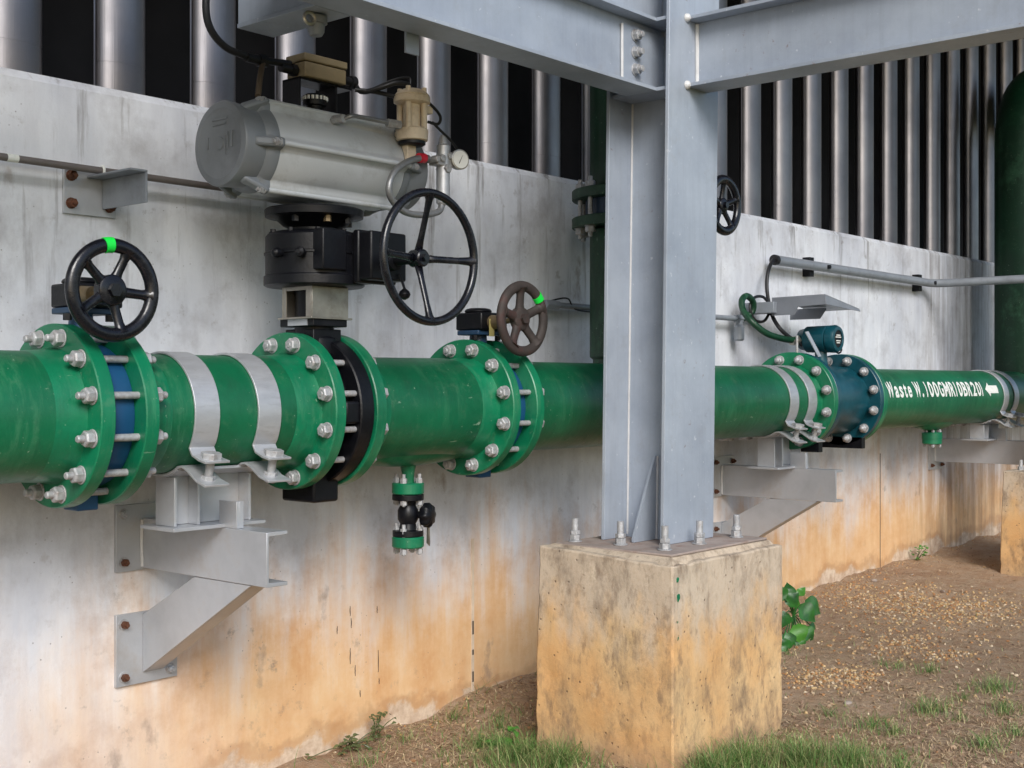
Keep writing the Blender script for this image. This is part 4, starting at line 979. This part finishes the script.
p0, p1 = at(549, 305, D-.06), at(640, 312, D-.06); z = (p0.z+at(600, 308, D-.06).z)/2; xe = at(738, 322, D-.06).x
cd = conduit('wall_conduit', 'grey conduit on the wall running behind the column and dark riser', [(p0.x, D-.06, z), (xe, D-.06, z)], .013, 'grey', (p0.x, D-.06, z))
b = new(); hexa(b, (p0.x-.03, D-.06, z), (p0.x+.03, D-.06, z), .021); cyl(b, (p0.x+.02, D-.06, z), (p0.x+.06, D-.06, z), .017); part(cd, 'coupling', b, 'grey')
b = new(); tube(b, [(p0.x-.02, D-.06, z+.01), (p0.x+.1, D-.075, z+.03), (p0.x+.17, D-.065, z-.012), (p0.x+.35, D-.07, z-.02)], .0035, 8); part(cd, 'tie_wire', b, 'rubber')
xq = at(738, 324, D-.06).x
b = new(); hexa(b, (xq-.02, D-.06, z), (xq+.03, D-.06, z), .022); lathe(b, (xq+.01, D-.06, z-.11), (0, 0, 1), [(0, .02), (.008, .026), (.07, .026), (.08, .018), (.11, .018)], 16); part(cd, 'junction_fitting', b, 'grey')
b = new(); tube(b, [(xq+.02, D-.06, z), at(744, 318, D-.07), at(752, 312, D-.09), at(753, 302, D-.1), at(747, 296, D-.1), at(742, 300, D-.1), at(743, 310, D-.12), at(752, 322, 3.16), at(766, 333, 3.12), at(780, 338, 3.10), at(792, 340, 3.10), at(801, 338, 3.10)], .016, 12)
single('flexible_conduit', b, 'riser', 'green flexible conduit looping from the wall to the flow meter', 'conduit', at(752, 322, 3.16))
z0 = at(775, 263, D-.07); z1 = at(1000, 281.5, D-.07); zz = (z0.z+z1.z)/2-.035
cd = conduit('cable_conduit', 'grey conduit on the wall above the sunshade with an open left end', [(z0.x, D-.07, zz), (7.86, D-.07, zz), (7.92, D-.095, zz), (7.945, D-.15, zz), (7.945, 1.2, zz)], .026, 'grey', (z0.x, D-.07, zz))
b = new(); cyl(b, (z0.x-.012, D-.07, zz), (z0.x+.012, D-.07, zz), .0275, 18); part(cd, 'end_bush', b, 'rubber')
for px in (808.5, 918):
    X = at(px, 270, D-.05).x+.05; b = new(); box(b, (X-.024, D-.045, zz-.055), (X+.024, D+.002, zz+.05)); part(cd, 'wall_clip', b, 'black', .002); b = new(); hexa(b, (X+.09, D-.11, zz), (X+.09, D-.085, zz), .012); part(cd, 'clip_bolt', b, 'black')
b = new(); tube(b, [(z0.x+.02, D-.07, zz), (z0.x-.03, D-.075, zz-.004), at(768, 272, D-.09), at(767, 290, D-.1), at(771, 312, D-.12), at(778, 326, 3.14), at(788, 336, 3.11), at(802, 345, 3.08)], .010, 10)
tube(b, [at(770, 305, D-.11), at(763, 297, D-.1), at(754, 298, D-.09), at(750, 308, D-.09), at(755, 320, D-.1), at(764, 321, D-.11), at(770, 312, D-.115)], .0075, 10)
single('black_cable', b, 'rubber', 'black cable drooping from the open conduit end to the flow meter', 'cable', at(767, 290, D-.1))

# ================================================================== PLINTHS, COLUMN, BEAMS
def plinth(label, x0, x1, y0, y1, zt, zb, tilt=.0):
    b = new(); bmesh.ops.create_cube(b, size=1)
    for v in b.verts:
        f = 0 if v.co.z > 0 else 1
        v.co = Vector(((x0-.006*f if v.co.x < 0 else x1+.002*f), (y0-.004*f if v.co.y < 0 else y1+.018*f), (zb if f else zt+(tilt if v.co.y > 0 else 0))))
    bmesh.ops.subdivide_edges(b, edges=b.edges[:], cuts=26, use_grid_fill=True)
    base = Vector(((x0+x1)/2, (y0+y1)/2, zb+.12)); bmesh.ops.recalc_face_normals(b, faces=b.faces)
    for v in b.verts:                 # worn arrises, slightly wavy cast faces
        n = mnoise.noise(v.co*3.2)*.005+mnoise.noise(v.co*13)*.003+mnoise.noise(v.co*31)*.0025-max(0, mnoise.noise(v.co*19+Vector((5, 0, 0)))-.25)*.02
        v.co += v.normal*n
    o = single('concrete_plinth', b, 'plinth', label, 'plinth', base, 'concrete plinths under the columns', bevel=.006)
    return o
p1_ = plinth('stained concrete plinth standing under the grey column', 3.27, 3.95, 2.165, 2.695, -.557, -1.36, .022)
p2_ = plinth('partly seen concrete plinth at the far right edge', 7.62, 8.30, 2.16, 2.72, -.512, -1.3)
b = new()
for (z, s) in ((-.60, .006), (-.655, .010), (-.78, .005), (-.73, .003)):
    pts = [(3.29+.002+random.uniform(0, .008), 2.161, z+.5*s), (3.29+s*1.2, 2.1605, z+s), (3.29+s*1.5, 2.161, z-.3*s), (3.29+s*.5, 2.161, z-s*1.4)]
    b = new(); prism(b, pts, (0, .012, 0)); part(p1_, 'paint_splash', b, 'flange')
b = new(); lo_ = [bz for bz in ((3.284, 2.176, -.572), (3.940, 2.176, -.572), (3.940, 2.686, -.552), (3.284, 2.686, -.552))]; hi_ = [(3.322, 2.202, -.5405), (3.928, 2.202, -.5405), (3.928, 2.678, -.533), (3.322, 2.678, -.533)]
skin(b, [[b.verts.new(q) for q in lo_], [b.verts.new(q) for q in hi_]]); part(p1_, 'grout_pad', b, 'plinth')

CX, YF, YB = 3.632, 2.35, 2.605; XA_, XB_ = 3.494, 3.802; LEAN = .021
ZB = -.531; ZC = 3.44
def column(label, ox, oy, full=True):
    t = thing('steel_column', label, 'column', (CX+ox, 2.47+oy, ZB), 'grey steel columns on concrete plinths')
    O = Vector((ox, oy, 0))
    def P(n, bm, m, bev=0, par=None):
        for v in bm.verts: v.co.x += max(0, v.co.z-ZB)*LEAN      # the column leans a hair
        bmesh.ops.translate(bm, verts=bm.verts, vec=O); return part(t, n, bm, m, bev)
    b = new(); box(b, (XA_, YF, ZB), (XB_, YF+.014, ZC)); P('front_flange', b, 'steel', .002)
    b = new(); box(b, (XA_, YB-.014, ZB), (XB_, YB, ZC)); P('back_flange', b, 'steel', .002)
    b = new(); box(b, (CX-.005, YF+.0145, ZB), (CX+.005, YB-.0145, ZC)); P('web', b, 'steel')
    b = new(); box(b, (3.328, 2.208, ZB-.0085), (3.922, 2.672, ZB-.0005)); P('base_plate', b, 'rustplate', .003)
    for x, y in ((3.385, 2.64), (3.41, 2.47), (3.395, 2.285), (3.60, 2.285), (3.845, 2.29), (3.885, 2.47), (3.87, 2.64)):
        b = new(); c = Vector((x+.01, y, ZB)); cyl(b, c, c+Vector((0, 0, .004)), .024, 18); hexa(b, c+Vector((0, 0, .004)), c+Vector((0, 0, .023)), .0185, random.random()); hexa(b, c+Vector((0, 0, .024)), c+Vector((0, 0, .038)), .0178, random.random()); cyl(b, c+Vector((0, 0, .004)), c+Vector((0, 0, .078)), .0115, 14); P('anchor_bolt', b, 'galv', .001)
    # gusset at the foot, welded to the web
    b = new(); prism(b, [(CX-.0055, 2.467, ZB+.001), (XA_+.0, 2.467, ZB+.001), (XA_+.0, 2.467, ZB+.015), (CX-.02, 2.467, ZB+.285), (CX-.0055, 2.467, ZB+.285)], (0, .010, 0)); P('gusset', b, 'steel')
    b = new(); box(b, (CX-.012, 2.461, ZB+.001), (CX-.0055, 2.4665, ZB+.285)); P('weld_bead', b, 'weld')
    b = new(); tube(b, [(CX-.006, YB-.016, ZB+.01), (CX-.006, YB-.016, ZC-.01)], .004, 8, False); P('weld_bead', b, 'weld')
    return t
M['rustplate'] = paint('rusty_base_plate', srgb(158, 144, 136), .75, .1, .2, 9, .5, 90, srgb(120, 78, 58), .6, 12)
col = column('grey steel column standing on the stained plinth', 0, 0)
column('grey steel column just beyond the right edge of the frame', 4.36, .02)
# continuity plates inside the near column
ZL, ZU = .979, 1.212; DX = .034
for z in (ZL, ZU):
    b = new(); box(b, (XA_+.012+DX, YF+.0145, z), (CX-.0055+DX-.002, YB-.0145, z+.012)); part(col, 'stiffener_plate', b, 'steel', .001)
b = new(); box(b, (XA_+.004, YF+.0145, ZL-.17), (XA_+.012, YB-.0145, ZL-.005)) if False else None
# left beam along the wall
t = thing('steel_beam', 'grey steel beam running left from the column with three bolts', 'beam', (2.0, 2.47, ZL), 'grey steel beams meeting at the column')
x0 = -2.5
b = new(); box(b, (x0, 2.4085, ZL), (XA_+.0115+DX, 2.5335, ZL+.012)); part(t, 'lower_flange', b, 'steel', .001)
b = new(); box(b, (x0, 2.4085, ZU), (XA_+.0115+DX, 2.5335, ZU+.012)); part(t, 'upper_flange', b, 'steel', .001)
b = new(); box(b, (x0, 2.467, ZL+.0125), (CX-.012+DX, 2.475, ZU-.0005)); part(t, 'web', b, 'steel')
b = new(); box(b, (3.42, 2.458, ZL+.016), (CX-.0076+DX, 2.4665, ZU-.022)); part(t, 'shear_tab', b, 'steel', .001)
b = new(); tube(b, [(3.417, 2.461, ZL+.018), (3.417, 2.461, ZU-.024)], .005, 8, False); part(t, 'weld_bead', b, 'weld')
for z in (ZL+.068, ZL+.125, ZL+.182):
    c = Vector((3.485, 2.458, z)); b = new(); cyl(b, c, c+Vector((0, -.004, 0)), .021, 18); hexa(b, c+Vector((0, -.004, 0)), c+Vector((0, -.020, 0)), .018); cyl(b, c, c+Vector((0, -.034, 0)), .0105, 14); part(t, 'bolt', b, 'galv', .001)
b = new(); p = at(413, 35, 2.54); box(b, (p.x-.03, 2.536, ZL-.055), (p.x+.02, 2.544, ZL+.02)); part(t, 'hanger_tab', b, 'steel')
# short cross beam towards the wall
t = thing('steel_beam', 'short grey cross beam stub projecting towards the wall at upper left', 'beam', (2.23, 2.6, ZL), 'grey steel beams meeting at the column')
xs_ = 2.165
b = new(); box(b, (xs_, 2.536, ZL), (xs_+.125, 2.86, ZL+.012)); part(t, 'lower_flange', b, 'steel', .001)
b = new(); box(b, (xs_, 2.536, ZU), (xs_+.125, 2.86, ZU+.012)); part(t, 'upper_flange', b, 'steel', .001)
b = new(); box(b, (xs_+.004, 2.536, ZL+.0125), (xs_+.012, 2.86, ZU-.0005)); part(t, 'web', b, 'steel')
b = new(); c = at(316, 8, 2.60); lathe(b, (c.x, 2.60, ZL-.055), (0, 0, 1), [(0, .016), (.01, .022), (.03, .024), (.032, .03), (.05, .03), (.0545, .02)], 20)
lp = single('cable_gland', b, 'cap', 'small pale gland hanging under the left steel beam', 'fitting', (c.x, 2.6, ZL-.05))
b = new(); torus(b, (c.x-.035, 2.585, ZL-.018), (.3, 1, 0), .015, .005, 20, 8); part(lp, 'clip', b, 'stainless')
# right beam towards the camera
BX = 3.697
t = thing('steel_beam', 'grey steel beam running right from the column towards the viewer', 'beam', (BX, 1.2, ZL), 'grey steel beams meeting at the column')
zr0, zr1 = 1.0, 1.226
b = new(); box(b, (BX-.0625, -2.0, zr0), (BX+.0625, YF-.001, zr0+.012)); part(t, 'lower_flange', b, 'steel', .001)
b = new(); box(b, (BX-.0625, -2.0, zr1), (BX+.0625, YF-.001, zr1+.012)); part(t, 'upper_flange', b, 'steel', .001)
b = new(); box(b, (BX-.004, -2.0, zr0+.0125), (BX+.004, YF-.001, zr1-.0005)); part(t, 'web', b, 'steel')
b = new(); tube(b, [(BX-.006, YF-.005, zr0+.016), (BX-.006, YF-.005, zr1-.004)], .007, 8, False)
for z in (zr0+.006, zr1+.006): lathe(b, (BX-.064, YF-.001, z), (0, -1, 0), [(0, .015), (.008, .013), (.014, .006)], 12)
part(t, 'weld_bead', b, 'weld')
# knee braces above the beams, cut off by the frame
t = thing('steel_brace', 'thin grey diagonal brace plate above the beams at the column', 'brace', (CX, 2.47, ZU), None)
b = new(); prism(b, [(XA_-.35, 2.466, ZU+.0125), (CX-.0056+DX-.003, 2.466, ZU+.0125), (CX-.0056+DX-.003, 2.466, ZU+.40), (CX-.08, 2.466, ZU+.40)], (0, .008, 0)); part(t, 'brace_plate', b, 'steel')

t = thing('shade_deck', 'unseen concrete deck over the grey steel columns, added for its shade', 'deck', (5, 1.6, 3.45))  # overhead slab out of view, added and sized for the shade it casts
b = new(); box(b, (-3.5, .9, 3.45), (14, D+.02, 3.6)); part(t, 'slab', b, 'plain', .005)
for y in (.98,):
    b = new(); box(b, (-3.5, y-.006, 3.20), (14, y+.006, 3.435)); box(b, (-3.5, y-.07, 3.4355), (14, y+.07, 3.448)); box(b, (-3.5, y-.07, 3.185), (14, y+.07, 3.1995)); part(t, 'edge_beam', b, 'steel')
# ================================================================== PLANTS
def leaf(bm, p, d, up, l, w, bendk=.25):
    d = Vector(d).normalized(); up = Vector(up); s = d.cross(up).normalized(); up = s.cross(d).normalized()
    rows = []; k = 12
    prof = [.22, .66, .90, 1.0, 1.0, .94, .85, .73, .59, .43, .27, .12, .0]
    for i in range(k+1):
        f = i/k; c = Vector(p)+d*(l*f)-up*(l*bendk*f*f+.03*l*math.sin(9*f)); ww = w*.5*prof[i]+.0004
        rows.append([bm.verts.new(c-s*ww+up*(ww*.22)), bm.verts.new(c-up*ww*.05), bm.verts.new(c+s*ww+up*(ww*.22))])
        if i == 0: rows[0][0].co -= d*l*.05; rows[0][2].co -= d*l*.05
    for a, b_ in zip(rows, rows[1:]):
        for j in (0, 1): bm.faces.new((a[j], a[j+1], b_[j+1], b_[j]))
def plant():
    x0, y0 = ground_at(792, 645); base = Vector((x0, y0, gz(x0, y0)))
    t = thing('leafy_plant', 'broad leaved green plant growing behind the concrete plinth', 'plant', base)
    st = new(); top = base+Vector((.02, -.02, .2)); tube(st, [base, base+Vector((.01, 0, .12)), top], .006, 8)
    vw = Vector((-.86, -.5, 0))
    spec = [((788,598),(.2,-.3,.5),.085,.09,0),((800,600),(.4,-.5,-.5),.12,.11,0),((805,596),(.7,-.55,-.45),.12,.115,0),((793,600),(-.1,-.1,.8),.07,.07,1),((796,618),(.1,-.3,-.8),.11,.105,1),
            ((803,622),(.5,-.6,-.8),.095,.09,0),((786,606),(-.5,.1,-.5),.1,.1,0),((788,626),(-.3,-.2,-.8),.09,.085,0),((797,630),(.2,-.4,-.7),.08,.07,0),((784,592),(-.3,.2,.5),.09,.09,0),((790,590),(.1,.2,.7),.08,.075,0),((783,632),(-.4,-.3,-.6),.08,.08,0),((807,606),(.6,-.2,.2),.06,.055,0),((799,588),(.3,-.3,.6),.055,.05,1),((804,632),(.5,-.4,-.5),.06,.06,0),((795,640),(.3,-.5,-.6),.055,.05,0),((810,618),(.7,-.4,-.4),.05,.045,0)]
    for (px, py), d, l, w, y in spec:
        p = at(px, py+7, y0-.02); l *= .86; w *= .84; tube(st, [base+Vector((.012, 0, .13)), (base+p)/2+Vector((.005, 0, .08)), p], .0028, 6)
        dv = Vector(d); b = new(); leaf(b, p, dv, vw*.8+Vector((0, 0, .55)), l, w); part(t, 'leaf', b, 'youngleaf' if y else 'leaf', ang=80)
    part(t, 'stem', st, 'leaf')
def weed(label, spots, m, n, l, spread, hh, cat='weed'):
    x0, y0 = spots; base = Vector((x0, y0, gz(x0, y0)))
    t = thing('weed', label, cat, base, 'weeds along the wall foot'); st = new(); lf = new()
    for i in range(n):
        a = random.uniform(-3.6, .4); q = Vector((x0+random.gauss(0, spread), min(D-.02, y0-abs(random.gauss(0, .04))), gz(x0, y0)+random.uniform(.1, 1)*hh))
        tube(st, [base+Vector((random.uniform(-.02, .02), 0, 0)), (base+q)/2+Vector((0, -.01, .015)), q], .0016, 6)
        for k in range(3):
            leaf(lf, q+Vector((random.gauss(0, .008), random.gauss(0, .008), random.gauss(0, .006))), (math.cos(a+2.1*k), math.sin(a+2.1*k), random.uniform(-.3, .5)), (0, -.4, 1), l*random.uniform(.6, 1.2), l*.7)
    part(t, 'stem', st, 'weedleaf'); part(t, 'leaves', lf, m, ang=80)
plant()
weed('dusty low creeper against the wall foot at bottom left', (at(345, 745, D-.03).x, D-.05), 'weedleaf', 20, .022, .06, .05)
weed('thin weed stalk rising against the wall above the creeper', (at(371, 728, D-.03).x, D-.04), 'weedleaf', 9, .018, .02, .11)
weed('small green sprig at the wall foot near the far plinth', (at(915, 553, D-.03).x, D-.04), 'youngleaf', 8, .03, .03, .10)
weed('leafy green weed beside the grass left of the plinth', ground_at(497, 745), 'youngleaf', 9, .03, .03, .06)

# ================================================================== LIFT, WORLD, LIGHT, CAMERA
for o in list(COL.objects):
    if o.parent is None: o.location.z += H
w = bpy.data.worlds.new('World'); SC.world = w; w.use_nodes = True; wt = w.node_tree; wt.nodes.clear()
sky = N(wt, 'ShaderNodeTexSky', sky_type='NISHITA'); sky.sun_disc = False
EL, AZI = 33, 218       # sun elevation; compass direction the light comes FROM (measured from +Y clockwise)
sky.sun_elevation = R(EL); sky.sun_rotation = R(AZI); sky.air_density = 1.0; sky.dust_density = 1.5; sky.ozone_density = 1.0
bg = N(wt, 'ShaderNodeBackground'); bg.inputs['Strength'].default_value = .11; wo = N(wt, 'ShaderNodeOutputWorld')
L(wt, sky.outputs[0], bg.inputs[0]); L(wt, bg.outputs[0], wo.inputs[0])
ld = bpy.data.lights.new('sun', 'SUN'); ld.energy = 1.9; ld.angle = R(25); ld.color = (1, .99, .975)
lo = bpy.data.objects.new('sun', ld); COL.objects.link(lo)
dirn = Vector((math.sin(R(AZI))*math.cos(R(EL)), math.cos(R(AZI))*math.cos(R(EL)), math.sin(R(EL))))
lo.rotation_euler = dirn.to_track_quat('Z', 'Y').to_euler(); lo.location = dirn*30
cam = bpy.data.cameras.new('camera'); cam.sensor_width = 36; cam.lens = 36*1274/1024; cam.clip_end = 500; cam.clip_start = .05
co = bpy.data.objects.new('camera', cam); COL.objects.link(co); co.location = (0, 0, H)
co.rotation_euler = Vector((CO, SI, 0)).to_track_quat('-Z', 'Y').to_euler()
SC.camera = co
vs = SC.view_settings; vs.view_transform = 'Standard'; vs.look = 'None'; vs.exposure = 0.6; vs.gamma = 1; vs.use_curve_mapping = False
SC.cycles.use_denoising = True; SC.cycles.max_bounces = 6; SC.cycles.sample_clamp_indirect = 6
